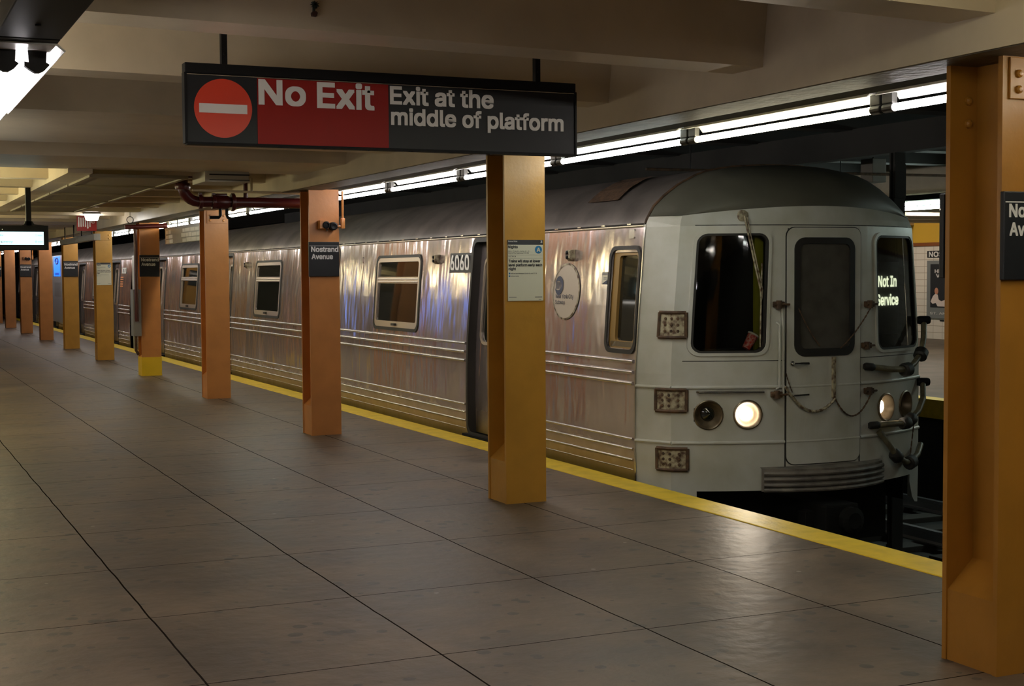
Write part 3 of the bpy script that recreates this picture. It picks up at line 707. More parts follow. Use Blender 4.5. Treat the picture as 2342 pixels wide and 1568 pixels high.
# plant sticker on the beam
o = thing('plant_sticker', (1.61, 5.36, 2.57), 'small sticker of a potted plant on the ceiling beam', 'sticker')
sy = 5.335
MB().prism([(1.600, 2.550), (1.618, 2.549), (1.621, 2.563), (1.616, 2.568), (1.603, 2.568), (1.598, 2.561)], 1, sy - .003, sy + .02).build('pot', 'sticker_pot', o)
lf = MB().prism([(1.605, 2.568), (1.611, 2.568), (1.613, 2.590), (1.606, 2.590)], 1, sy - .002, sy + .02)
for a in range(9):
    t_ = a * 2 * math.pi / 9 + .3; cx, cz = 1.612, 2.594
    lf.prism([(cx + .004 * math.cos(t_ + 1.2), cz + .004 * math.sin(t_ + 1.2)), (cx + .017 * math.cos(t_), cz + .015 * math.sin(t_)), (cx + .004 * math.cos(t_ - 1.2), cz + .004 * math.sin(t_ - 1.2))], 1, sy - .003, sy + .02)
lf.build('leaves', 'green_leaf', o)

# blue screen cabinet
o = thing('screen_panel', (5.27, 43.5, .2), 'tall silver panel with a lit blue screen, seen between two mustard and orange columns', 'panel')
MB().box(5.245, 42.2, .20, 5.30, 45.2, 2.15, .006).build('cabinet', 'kiosk', o)
MB().box(5.238, 42.95, 1.54, 5.246, 44.42, 2.125).build('screen', 'blue_screen', o)
b = MB().tube([(5.236, 43.62 + .34 * math.cos(a), 1.985 + .082 * math.sin(a)) for a in [i * math.pi / 10 for i in range(21)]], .022, 6)
for z in (1.62, 1.58): b.box(5.234, 43.2, z, 5.239, 44.1, z + .022)
b.box(5.234, 43.4, 1.975, 5.239, 43.8, 1.995); b.build('screen_graphics', 'blue_ink', o)
MB().box(5.238, 42.9, .95, 5.246, 44.3, 1.36).build('hatch', 'grey_metal', o)

o = thing('information_screen', (.8, 26.0, 0), 'blue lit information screen standing out of the frame', 'screen')
MB().box(.65, 25.5, 0, .80, 26.5, 2.15, .01).build('cabinet', 'kiosk', o)
MB().box(.80, 25.55, 1.2, .805, 26.45, 2.1).build('screen', 'blue_bright', o)
MB().box(.66, 25.494, 1.2, .79, 25.5, 2.1).build('side_screen', 'blue_bright', o)

# ------------------------------------------------------------------ the train
CX = 6.63
PROF = [(-.30, 5.335), (-.08, 5.33), (.3, 5.32), (.8, 5.325), (1.3, 5.36), (1.9, 5.41), (1.96, 5.43), (2.06, 5.49), (2.14, 5.58), (2.227, 5.705), (2.304, 5.865), (2.338, 5.97), (2.375, 6.2), (2.392, 6.45), (2.395, CX)]
def Xs(z):
    if z <= PROF[0][0]: return PROF[0][1]
    for (z0, x0), (z1, x1) in zip(PROF, PROF[1:]):
        if z <= z1: return x0 + (x1 - x0) * (z - z0) / (z1 - z0)
    return CX
def side(sgn):
    # sgn -1: the side that faces this platform; +1: the other side
    def S(y, z, d=0.0):
        x = Xs(z) - d
        return (x, y, z) if sgn < 0 else (2 * CX - x, y, z)
    return S
def Yf(x): return 8.78 + (abs(x - CX) / 1.17) ** 2 * .36
def Fr(x, z, d=0.0): return (x, Yf(x) - d, z)

def rr_loop(x0, z0, x1, z1, r, n=5, k=6):
    """Rounded rectangle, corner by corner, with k extra points along every straight edge."""
    pts = []; cs = [(x1 - r, z1 - r, 0), (x0 + r, z1 - r, 90), (x0 + r, z0 + r, 180), (x1 - r, z0 + r, 270)]
    for i, (cx, cz, a0) in enumerate(cs):
        for j in range(n + 1):
            a = math.radians(a0 + 90 * j / n); pts.append((cx + r * math.cos(a), cz + r * math.sin(a)))
        nx = cs[(i + 1) % 4]; a = math.radians(nx[2]); q = (nx[0] + r * math.cos(a), nx[1] + r * math.sin(a)); p = pts[-1]
        for j in range(1, k): pts.append((p[0] + (q[0] - p[0]) * j / k, p[1] + (q[1] - p[1]) * j / k))
    return pts
def ring(mb, S, o, i, d0, d1, k=6):
    """A raised ring between rounded rectangles o and i (x0,z0,x1,z1,r), from depth d0 (back) to d1 (front)."""
    A = rr_loop(*o, k=k); B = rr_loop(*i, k=k); n = len(A); b = len(mb.v)
    for L, d in ((A, d0), (A, d1), (B, d1), (B, d0)): mb.v += [S(p[0], p[1], d) for p in L]
    for q in range(3):
        for j in range(n): mb.f.append((b + q * n + j, b + q * n + (j + 1) % n, b + (q + 1) * n + (j + 1) % n, b + (q + 1) * n + j))
    return mb
def plate(mb, S, x0, z0, x1, z1, r, d, n=10, thick=0.0):
    """A rounded rectangle lying on the surface, made of strips so that it follows the curve."""
    xs = sorted(set([x0 + r * (1 - math.cos(t * math.pi / 8)) for t in range(5)] + [x1 - r * (1 - math.cos(t * math.pi / 8)) for t in range(5)] + [x0 + r + (x1 - x0 - 2 * r) * t / n for t in range(n + 1)]))
    def lim(x):
        e = max(0, x0 + r - x, x - (x1 - r)); h = r - math.sqrt(max(0, r * r - e * e)) if r > 0 else 0
        return z0 + h, z1 - h
    m = 6
    for a, b in zip(xs, xs[1:]):
        if b - a < 1e-7: continue
        (la, ha), (lb, hb) = lim(a), lim(b)
        for j in range(m):
            t0, t1 = j / m, (j + 1) / m
            mb.face([S(a, la + (ha - la) * t0, d), S(b, lb + (hb - lb) * t0, d), S(b, lb + (hb - lb) * t1, d), S(a, la + (ha - la) * t1, d)])
    if thick > 0:
        L = rr_loop(x0, z0, x1, z1, max(r, 1e-4)); n_ = len(L)
        for j in range(n_):
            p, q = L[j], L[(j + 1) % n_]
            mb.face([S(p[0], p[1], d), S(q[0], q[1], d), S(q[0], q[1], d - thick), S(p[0], p[1], d - thick)])
    return mb
def sheet(mb, S, xs, zs, holes, d=0.0):
    xs = sorted(set(xs)); zs = sorted(set(zs))
    for a, b in zip(xs, xs[1:]):
        for c, e in zip(zs, zs[1:]):
            mx, mz = (a + b) / 2, (c + e) / 2
            if any(h[0] < mx < h[2] and h[1] < mz < h[3] for h in holes): continue
            mb.face([S(a, c, d), S(b, c, d), S(b, e, d), S(a, e, d)])
    return mb
def half_round(mb, S, x0, x1, z, r, n=1, close=True):
    """A half-round moulding on the surface along x at height z."""
    xs = [x0 + (x1 - x0) * i / n for i in range(n + 1)]; seg = 6; b = len(mb.v)
    for x in xs:
        for k in range(seg + 1):
            t = math.pi * k / seg; mb.v.append(S(x, z + r * math.cos(t), r * 1.1 * math.sin(t)))
    for i in range(n):
        for k in range(seg): mb.f.append((b + i * (seg + 1) + k, b + i * (seg + 1) + k + 1, b + (i + 1) * (seg + 1) + k + 1, b + (i + 1) * (seg + 1) + k))
    if close:
        mb.f.append(tuple(b + k for k in range(seg + 1))); mb.f.append(tuple(b + n * (seg + 1) + k for k in range(seg + 1)))
    return mb

DOORW, DZ0, DZ1 = 1.27, .02, 1.87
UP = (.882, .80, .715); LOW = (.29, .212, .13)
def side_door(o, S, y0):
    y1 = y0 + DOORW; dp = -.085
    fm = MB()       # reveal of the opening
    for (ya, za, yb, zb) in ((y0, DZ0, y0, DZ1), (y1, DZ0, y1, DZ1), (y0, DZ1, y1, DZ1)):
        n = 6
        for i in range(n):
            t0, t1 = i / n, (i + 1) / n
            p = (ya + (yb - ya) * t0, za + (zb - za) * t0); q = (ya + (yb - ya) * t1, za + (zb - za) * t1)
            fm.face([S(*p, .004), S(*q, .004), S(*q, dp - .02), S(*p, dp - .02)])
    ring(fm, S, (y0 - .03, DZ0 - .02, y1 + .03, DZ1 + .03, .09), (y0 + .012, DZ0 + .01, y1 - .012, DZ1 - .012, .07), -.001, .006)
    fm.build('door_frame', 'rubber', o)
    mid = (y0 + y1) / 2
    for a, b in ((y0, mid - .006), (mid + .006, y1)):
        lf = MB(); ring(lf, S, (a, DZ0, b, DZ1, .002), (a + .13, .90, b - .13, 1.70, .09), dp - .03, dp)
        leaf = lf.build('door_leaf', 'steel', o)
        rg = MB(); ring(rg, S, (a + .105, .875, b - .105, 1.725, .11), (a + .135, .905, b - .135, 1.695, .085), dp - .004, dp + .012)
        rg.build('window_frame', 'alu', leaf)
        pl = MB(); plate(pl, S, a + .125, .895, b - .125, 1.705, .09, dp - .006); pl.build('pane', 'pane', leaf)
    MB().box(*[min(S(y0, 0, .05)[0], S(y0, 0, -.05)[0]), y0 - .04, -.035, max(S(y0, 0, .05)[0], S(y0, 0, -.05)[0]), y1 + .04, .012]).build('door_sill', 'under', o)
def side_window(o, S, y0, y1, bar=True):
    z0, z1 = .935, 1.765
    g = MB(); ring(g, S, (y0, z0, y1, z1, .10), (y0 + .035, z0 + .035, y1 - .035, z1 - .03, .075), -.012, .010)
    fr_ = g.build('window_gasket', 'rubber', o)
    g = MB(); ring(g, S, (y0 + .034, z0 + .034, y1 - .034, z1 - .029, .076), (y0 + .085, z0 + .10, y1 - .085, z1 - .075, .03), -.02, .006)
    if bar: sheet(g, S, [y0 + .08, y1 - .08], [1.455, 1.475, 1.50, 1.525], [], .004); half_round(g, S, y0 + .08, y1 - .08, 1.50, .010); half_round(g, S, y0 + .08, y1 - .08, 1.47, .010)
    g.build('frame', 'alu', fr_)
    g = MB(); plate(g, S, y0 + .06, z0 + .06, y1 - .06, z1 - .05, .03, -.010); g.build('pane', 'pane', fr_)
    if bar: MB().box(*[min(S(0, z0, .03)[0], S(0, z0, .0)[0]), (y0 + y1) / 2 - .05, z0 + .055, max(S(0, z0, .03)[0], S(0, z0, 0)[0]), (y0 + y1) / 2 + .05, z0 + .08]).build('latch', 'rubber', fr_)

def make_car(label, ys, ye, doors, wins, cab, detail):
    """ys, ye: seams at the two ends; doors: near edge of each doorway; wins: (y0, y1) of each window; cab: (y0, y1) of the cab side window."""
    o = thing('subway_car', (CX, (ys + ye) / 2, -1.2), label, 'train', 'cars of the silver train')
    for sgn in (-1, 1):
        S = side(sgn); holes = []; xs = [ys, ye]; zs = [-.08, .05, .1, .3, .55, .8, 1.05, 1.3, 1.6, 1.9, 1.93]
        if sgn < 0 or detail:
            for d in doors: holes.append((d, DZ0, d + DOORW, DZ1)); xs += [d, d + DOORW]
            for a, b in wins: holes.append((a + .05, .985, b - .05, 1.715)); xs += [a + .05, b - .05]
            if cab: holes.append((cab[0] + .04, .975, cab[1] - .04, 1.715)); xs += [cab[0] + .04, cab[1] - .04]
        zs += [DZ0, DZ1, .985, 1.715, .975]
        m = MB(); sheet(m, S, xs, zs, holes); m.build('side_wall', 'steel', o)
        if sgn < 0:
            rd = MB(); cuts = sorted(doors); segs = []; a = ys + .03
            for d in cuts: segs.append((a, d - .05)); a = d + DOORW + .05
            segs.append((a, ye - .03))
            for a, b in segs:
                for z in UP: half_round(rd, S, a, b, z, .015)
                for z in LOW: half_round(rd, S, a, b, z, .011)
                half_round(rd, S, a, b, .055, .004)
            rd.build('side_mouldings', 'trim', o, True)
            for d in doors: side_door(o, S, d)
            for a, b in wins: side_window(o, S, a, b)
        dr = MB(); half_round(dr, S, ys, ye, 1.918, .017, 1)
        for i in range(int((ye - ys) / .42)): dr.box(S(0, 1.93, .012)[0] - .006, ys + .2 + .42 * i, 1.925, S(0, 1.93, .012)[0] + .006, ys + .26 + .42 * i, 1.935)
        dr.build('drip_rail', 'trim', o)
        sk = MB(); sheet(sk, lambda y, z, d: S(y, z, -.04), [ys, ye], [-.35, -.05], []); sk.build('skirt', 'under', o)
    # roof
    rp = [(Xs(z), z) for z in (1.92, 1.96, 2.01, 2.06, 2.10, 2.14, 2.18, 2.227, 2.265, 2.304, 2.338)] + [(6.08, 2.358), (6.2, 2.375), (6.45, 2.392), (CX, 2.395)]
    prof = rp + [(2 * CX - x, z) for x, z in rp[::-1][1:]]
    m = MB()
    for (xa, za), (xb, zb) in zip(prof, prof[1:]): m.face([(xa, ys, za), (xb, ys, zb), (xb, ye, zb), (xa, ye, za)])
    m.build('roof', 'roof', o, True)
    # underframe with bogies
    u = MB().box(CX - 1.15, ys + .3, -.55, CX + 1.15, ye - .3, -.10); u.build('underframe', 'under', o)
    for yb in (ys + 2.6, ye - 2.6):
        for dy in (-.95, .95):
            for sx in (-1, 1): MB().lathe([(0, -.06), (.36, -.06), (.40, -.02), (.40, .06), (0, .06)], (CX + sx * .62, yb + dy, -.698), (1, 0, 0), 24).build('wheel', 'under', o)
    # end mask at the far end
    em = MB().box(CX - 1.20, ye, -.15, CX + 1.20, ye + .33, 2.0, .05); em.build('end_mask', 'mask', o)
    if not detail: MB().box(CX - 1.25, ys - .38, -.15, CX + 1.25, ys, 2.0, .05).build('end_mask', 'mask', o)
    return o
S = side(-1)
car = make_car('silver subway car 6060 with its grey cab front facing the platform', 9.43, 30.95, [11.45, 16.98, 22.5, 27.95], [(14.09, 15.54), (19.58, 21.04), (25.02, 26.50)], (9.45, 9.925), True)
car2 = make_car('second silver subway car, coupled behind car 6060', 31.80, 53.4, [33.35, 38.85, 44.35, 49.85], [(36.0, 37.45), (41.45, 42.9), (46.95, 48.4)], None, False)
car3 = make_car('third silver subway car in the far distance, last one in view', 54.2, 61.8, [55.75], [(58.2, 59.65)], None, False)

# cab side window of the first car
g = MB(); ring(g, S, (9.437, .935, 9.935, 1.765, .09), (9.468, .968, 9.903, 1.735, .07), -.05, .012); cw = g.build('cab_side_window', 'rubber', car)
g = MB(); ring(g, S, (9.466, .966, 9.905, 1.737, .07), (9.51, 1.03, 9.80, 1.69, .03), -.06, -.01); g.build('frame', 'amber', cw)
g = MB(); plate(g, S, 9.49, .99, 9.89, 1.71, .03, -.035); g.build('pane', 'pane', cw)
g = MB(); sheet(g, S, [9.49, 9.87], [.985, 1.025], [], -.01); g.build('sill', 'trim', cw)
# number plate
g = MB(); sheet(g, S, [12.755, 13.305], [1.565, 1.665, 1.76], [], .004); npl = g.build('number_plate', 'sign_black', car)
g = MB(); xz = 1.66; letters(g, '6060', (Xs(1.66) - .0065, 0, 0), (0, -1, 0), (0, 0, 1), -13.275, -12.80, 1.592, .142, d=.003, bold=.020); g.build('digits', 'board_text', npl)
# oval emblem
def oval(ry, rz, d, n=40, c=(10.667, 1.402)):
    m = MB(); b = len(m.v); m.v.append(S(c[0], c[1], d))
    for k in range(n):
        t = 2 * math.pi * k / n; m.v.append(S(c[0] + ry * math.cos(t), c[1] + rz * math.sin(t), d))
    for k in range(n): m.f.append((b, b + 1 + k, b + 1 + (k + 1) % n))
    return m
em = oval(.250, .238, .005).build('oval_emblem', 'oval', car); em['label'] = 'round faded transit emblem'
rm = MB(); n = 40; b = 0
for r, d in ((1, .006), (.93, .008)):
    for k in range(n):
        t = 2 * math.pi * k / n; rm.v.append(S(10.667 + .250 * r * math.cos(t), 1.402 + .238 * r * math.sin(t), d))
for k in range(n): rm.f.append((k, (k + 1) % n, n + (k + 1) % n, n + k))
rm.build('rim', 'rust_paint', em)
cr = MB()   # crescent shaped mark with upright strokes
yc, zc = 10.795, 1.452; k0 = 16
outer = [(yc - .0 - .078 * math.cos(t), zc + .080 * math.sin(t)) for t in [math.radians(-150 + 300 * i / k0) for i in range(k0 + 1)]]
inner = [(yc + .02 - .062 * math.cos(t), zc + .040 * math.sin(t)) for t in [math.radians(-150 + 300 * i / k0) for i in range(k0 + 1)]]
for i in range(k0): cr.face([S(*outer[i], .009), S(*outer[i + 1], .009), S(*inner[i + 1], .009), S(*inner[i], .009)])
for yy_ in (10.85, 10.825, 10.80, 10.775): cr.face([S(yy_ - .006, 1.425, .009), S(yy_ + .006, 1.425, .009), S(yy_ + .006, 1.482, .009), S(yy_ - .006, 1.482, .009)])
cr.build('emblem_mark', 'navy', em)
g = MB(); letters(g, 'New York City', (Xs(1.36) - .006, 0, 0), (0, -1, 0), (0, 0, 1), -10.845, -10.515, 1.345, .036, d=.004, bold=.006); letters(g, 'Subway', (Xs(1.31) - .006, 0, 0), (0, -1, 0), (0, 0, 1), -10.845, -10.665, 1.297, .034, d=.004, bold=.006); g.build('emblem_lettering', 'navy', em)
# small lamps and plates on the side
def marker(y, z, m='rust_paint'):
    x = Xs(z); q = MB().prism([(x, z - .045), (x - .02, z - .045), (x - .055, z - .02), (x - .055, z + .04), (x - .03, z + .05), (x, z + .05)], 1, y - .05, y + .03)
    q = q.build('marker_lamp', m, car)
    for zz in (z + .025, z - .012): MB().lathe([(.017, 0), (.015, .012), (0, .018)], (x - .052, y - .01, zz), (-1, 0, -.1), 12).build('lens', 'black', q)
for y in (10.60, 13.64, 21.54): marker(y, 1.70)
for y, z in ((9.61, 1.855), (16.08, 1.72), (18.4, 1.71)):
    g = MB(); plate(g, S, y - .04, z - .035, y + .04, z + .035, .012, .008, thick=.008); g.build('cover_plate', 'trim', car)
g = MB(); sheet(g, S, [9.955, 10.05], [1.465, 1.50, 1.53, 1.565], [], .004); st = g.build('side_sticker', 'paper', car)
g = MB()
for z in (1.552, 1.540): sheet(g, S, [9.955, 10.05], [z, z + .005], [], .0055)
for z in (1.520, 1.512, 1.504): sheet(g, S, [9.96, 10.02], [z, z + .003], [], .0055)
g.face([S(9.955, 1.465, .0055), S(10.05, 1.465, .0055), S(9.975, 1.495, .0055), S(9.955, 1.50, .0055)]); g.build('print', 'navy', st)
# roof hatch grille
hp = MB()
for i in range(6):
    z0 = 2.125 + i * .0345; z1 = z0 + .0345
    hp.face([(Xs(z0) - .012, 10.63 + .014 * i, z0 + .016), (Xs(z1) - .012, 10.644 + .014 * i, z1 + .016), (Xs(z1) - .012, 10.125 + .018 * i, z1 + .016), (Xs(z0) - .012, 10.107 + .018 * i, z0 + .016)])
hp.build('roof_vent', 'rust', car)
# number plate and poster of the second car
g = MB(); sheet(g, S, [32.5, 33.1], [1.60, 1.73], [], .006); npl2 = g.build('number_plate', 'board_text', car2)
g = MB(); sheet(g, S, [32.62, 32.72], [1.625, 1.705], [], .008); sheet(g, S, [32.85, 32.95], [1.625, 1.705], [], .008); g.build('digits', 'sign_black', npl2)
g = MB()
for z in (1.30, 1.35, 1.40, 1.45, 1.50): sheet(g, S, [32.85, 33.22], [z, z + .028], [], .006)
g.build('side_notice', 'orange_text', car2)
# seam band between steel side and cab mask
for sgn in (-1, 1):
    SS = side(sgn); g = MB(); zs = [-.08 + .1 * i for i in range(21)]
    sheet(g, SS, [9.412, 9.432], zs, [], .006); g.build('seam_band', 'trim', car)
rb = MB()   # weather strip over the roof seam
rp = [(Xs(z), z) for z in (1.93, 1.96, 2.01, 2.06, 2.10, 2.14, 2.18, 2.227, 2.265, 2.304, 2.338)] + [(6.08, 2.358), (6.2, 2.375), (6.45, 2.392), (CX, 2.395)]
prof = rp + [(2 * CX - x, z) for x, z in rp[::-1][1:]]
rb.tube([(x, 9.43, z) for x, z in prof], .012, 6); rb.build('roof_seam', 'rust', car, True)

# ------------------------------------------------------------------ cab front
HWC = 1.165      # half width at the creases
WL = (5.555, .935, 6.125, 1.865); WR = (7.125, .925, 7.775, 1.855); DR = (6.265, .115, 6.935, 1.885); DW = (6.325, .925, 6.865, 1.81)
def crease(z): return (CX - Xs(z)) - .135
def FrZ(x, z, d=0.0):
    # the mask narrows with the body towards the roof
    k = min(1.0, crease(z) / HWC); xx = CX + (x - CX) * k
    return (xx, Yf(x) - d + max(0, z - 1.9) * .25, z)
hl = [5.707, 5.979, 7.258, 7.545]; HZ, HR = .497, .112
xs = [CX - HWC + 2 * HWC * i / 28 for i in range(29)]
holes = [(WL[0] + .03, WL[1] + .03, WL[2] - .03, WL[3] - .03), (WR[0] + .03, WR[1] + .03, WR[2] - .03, WR[3] - .03)]
for x in hl:
    for a_, b_ in ((.096, .05), (.05, .096), (.076, .076)): holes.append((x - a_, HZ - b_, x + a_, HZ + b_))
for h in holes: xs += [h[0], h[2]]
zs = [-.075, .05, .2, .35, HZ - .096, HZ - .076, HZ - .05, HZ + .05, HZ + .076, HZ + .096, .65, .8, .955, .965, .895, 1.2, 1.5, 1.7, 1.825, 1.835, 1.9, 1.95]
m = MB(); sheet(m, FrZ, xs, zs, holes)
ze = lambda x: 2.05 - .07 * (abs(x - CX) / HWC) ** 2
xs_ = sorted(set(xs))
for a, b in zip(xs_, xs_[1:]):       # up to the eyebrow line
    m.face([FrZ(a, 1.95), FrZ(b, 1.95), FrZ(b, ze(b)), FrZ(a, ze(a))])
for sgn in (-1, 1):                   # chamfered corners back to the steel sides, with the legs below
    zz = [-.32, -.18, -.075, .05, .3, .55, .8, 1.05, 1.3, 1.6, 1.9, 1.95]
    for z0, z1 in zip(zz, zz[1:]):
        def cor(z): return FrZ(CX + sgn * HWC, z)
        def seam(z): return (CX + sgn * (CX - Xs(z)), 9.42, z)
        m.face([cor(z0), cor(z1), seam(z1), seam(z0)])
    z = 1.95; cz = ze(CX + sgn * HWC); m.face([FrZ(CX + sgn * HWC, z), FrZ(CX + sgn * HWC, cz), (CX + sgn * (CX - Xs(cz)), 9.42, cz), (CX + sgn * (CX - Xs(z)), 9.42, z)])
    for i in range(3):                # leg under the corner
        a = CX + sgn * (HWC - .0 - .055 * i); b_ = CX + sgn * (HWC - .055 * (i + 1)); lo = [-.32, -.31, -.26, -.13][i]; lo2 = [-.31, -.26, -.13, -.08][i]
        m.face([FrZ(a, -.075), FrZ(b_, -.075), FrZ(b_, lo2), FrZ(a, lo)])
mask = m.build('cab_front', 'mask', car)
# dome over the cab
dm = MB(); n = 36; rows = 9
def roofz(x):
    x = CX - abs(x - CX)
    for (z0, x0), (z1, x1) in zip(PROF, PROF[1:]):
        if x0 <= x <= x1 and x1 > x0: return z0 + (z1 - z0) * (x - x0) / (x1 - x0)
    return 2.395
g_ = []
hwB = CX - Xs(1.985)
for i in range(n + 1):
    f = -1 + 2 * i / n; xa = CX + f * HWC; A = Vector(FrZ(xa, ze(xa)))
    ang = f; xb = CX + hwB * math.sin(f * math.pi / 2) if abs(f) < 1 else CX + f * hwB
    B = Vector((xb, 9.43, roofz(xb) if abs(f) < 1 else 1.985)); row = []
    for j in range(rows + 1):
        t = j / rows * math.pi / 2
        row.append((A.x + (B.x - A.x) * j / rows, A.y + (B.y - A.y) * (1 - math.cos(t)), A.z + (B.z - A.z) * math.sin(t)))
    g_.append(row)
for i in range(n):
    for j in range(rows): dm.face([g_[i][j], g_[i + 1][j], g_[i + 1][j + 1], g_[i][j + 1]])
for sgn, col in ((-1, g_[0]), (1, g_[-1])):
    cz = ze(CX + sgn * HWC); sp_ = (CX + sgn * (CX - Xs(cz)), 9.42, cz)
    dm.face([col[0], col[3], sp_]); dm.face([col[3], col[6], sp_]); dm.face([col[6], col[9], sp_])
dm.build('roof_dome', 'mask_dark', car, True)
# belt mouldings across the front
bl = MB()
for z in (.70, .287):
    half_round(bl, Fr, CX - HWC, DR[0] - .012, z, .014, 10); half_round(bl, Fr, DR[0], DR[2], z, .014, 10); half_round(bl, Fr, DR[2] + .012, CX + HWC, z, .014, 10)
    for sgn in (-1, 1):
        p = Vector(Fr(CX + sgn * HWC, z)); q = Vector((CX + sgn * (CX - Xs(z)), 9.42, z)); bl.tube([p, q], .013, 8)
bl.build('belt_moulding', 'mask', car, True)
ln = MB()       # panel seams
half_round(ln, lambda x, z, d=0: FrZ(x, z, d * .4), CX - HWC + .07, DR[0], .897, .003, 12); half_round(ln, lambda x, z, d=0: FrZ(x, z, d * .4), DR[2], CX + HWC - .02, .897, .003, 12)
half_round(ln, lambda x, z, d=0: FrZ(x, z, d * .4), CX - HWC + .1, CX + HWC - .1, 1.905, .0035, 24)
for x in (DR[0] - .004, DR[2] + .004): ln.tube([FrZ(x, .02, 0), FrZ(x, .9, 0), FrZ(x, 1.88, 0)], .0055, 6)
ln.build('panel_seams', 'rubber', car)
# windscreens
for nm, W in (('windscreen', WL), ('windscreen', WR)):
    r = MB(); ring(r, FrZ, (W[0], W[1], W[2], W[3], .085), (W[0] + .022, W[1] + .022, W[2] - .022, W[3] - .022, .075), -.005, .014); fo = r.build(nm, 'mask', car)
    r = MB(); ring(r, FrZ, (W[0] + .022, W[1] + .022, W[2] - .022, W[3] - .022, .075), (W[0] + .040, W[1] + .038, W[2] - .038, W[3] - .038, .062), -.03, .008); r.build('gasket', 'rubber', fo)
    r = MB(); plate(r, FrZ, W[0] + .03, W[1] + .03, W[2] - .03, W[3] - .03, .06, -.012); r.build('glass', 'glass', fo)
# interior of the cab
ci = MB()
ci.box(5.62, 10.25, .3, 7.64, 10.28, 2.0).box(5.62, 9.22, .88, 7.64, 10.26, .90).box(5.62, 9.22, 1.89, 7.64, 10.26, 1.91)
ci.box(5.60, 9.25, .88, 5.62, 10.26, 1.90).box(7.64, 9.25, .88, 7.66, 10.26, 1.90)
ci.box(6.24, 8.87, .88, 6.26, 10.25, 1.9).box(6.98, 8.87, .88, 7.0, 10.25, 1.9)
ci.box(5.80, 9.02, .90, 6.24, 9.25, .972).build('cab_interior', 'cab', car)
MB().box(6.105, 8.985, .972, 6.18, 9.01, 1.86).build('grab_panel', 'green', car)
# destination sign in the other windscreen
q0 = Vector((7.16, Yf(7.16) + .06, 0)); q1 = Vector((7.50, Yf(7.50) + .06, 0)); qx = (q1 - q0).normalized(); qn = Vector((qx.y, -qx.x, 0)); ql = (q1 - q0).length
g = MB()
for f0, f1 in ((0, .03),):
    P_ = [q0, q1, q1 - qn * .03, q0 - qn * .03]
    for z0, z1 in ((1.06, 1.63),):
        lo = [p + Vector((0, 0, z0)) for p in P_]; hi = [p + Vector((0, 0, z1)) for p in P_]
        g.face(lo); g.face(hi)
        for i in range(4): g.face([lo[i], lo[(i + 1) % 4], hi[(i + 1) % 4], hi[i]])
ds = g.build('destination_sign', 'poster_grey', car)
g = MB(); A = (q0, qx, (0, 0, 1))
letters(g, 'Not In', *A, .055, .325, 1.437, .080, d=.004, bold=.020); letters(g, 'Service', *A, .035, .355, 1.292, .080, d=.004, bold=.020); g.build('lit_lettering', 'led', ds)
# storm door
d_ = MB(); ring(d_, Fr, (DR[0], DR[1], DR[2], DR[3], .065), (DW[0], DW[1], DW[2], DW[3], .085), .0, .012, k=10); sd = d_.build('storm_door', 'mask', car)
r = MB(); ring(r, Fr, (DW[0] - .002, DW[1] - .002, DW[2] + .002, DW[3] + .002, .087), (DW[0] + .045, DW[1] + .055, DW[2] - .045, DW[3] - .045, .05), -.0, .022); r.build('gasket', 'rubber', sd)
r = MB(); plate(r, Fr, DW[0] + .03, DW[1] + .03, DW[2] - .03, DW[3] - .03, .05, .006); r.build('glass', 'doorpane', sd)
r = MB(); ring(r, Fr, (DR[0] - .006, DR[1] - .006, DR[2] + .006, DR[3] + .006, .07), (DR[0] + .001, DR[1] + .001, DR[2] - .001, DR[3] - .001, .084), .001, .009, k=10); r.build('door_gap', 'rubber', sd)
MB().tube([Fr(6.305, .873, .02), Fr(6.305, .873, .05), Fr(6.42, .872, .055)], .0095, 8).lathe([(.02, 0), (.018, .012), (0, .014)], Fr(6.305, .873, .012), (0, -1, 0), 12).build('door_handle', 'chrome', sd, True)
MB().box(6.648, Yf(6.66) - .035, .60, 6.674, Yf(6.66) - .012, .915, .003).build('hasp_bar', 'rust_paint', sd)
# headlights
for i, x in enumerate(hl):
    y = Yf(x)
    rim = MB().lathe([(HR, -.004), (HR, .008), (HR - .008, .013), (HR - .018, .006), (.085, -.02), (.058, -.055), (.050, -.060)], (x, y, HZ), (.526 * (x - CX), -1, 0), 28, False)
    h = rim.build('headlight', 'lamp_bowl', car, True)
    ax = Vector((.526 * (x - CX), -1, 0)).normalized(); c = Vector((x, y, HZ)) - ax * .055
    if i in (1, 2):
        sp_d = bpy.data.lights.new('headlight_beam', 'SPOT'); sp_d.energy = 16; sp_d.color = (1.0, .86, .68); sp_d.spot_size = math.radians(95); sp_d.spot_blend = .6; sp_d.shadow_soft_size = .05
        so = bpy.data.objects.new('headlight_beam', sp_d); C.objects.link(so); so.parent = h; so.location = c + ax * .055; so.rotation_euler = ax.to_track_quat('-Z', 'Y').to_euler()
        so.location = so.location - world_loc(h)
    MB().lathe([(.054, -.004), (.051, .004), (.035, .012), (0, .016)], c, ax, 24).build('lamp_lens', 'head' if i in (1, 2) else 'pane', h, True)
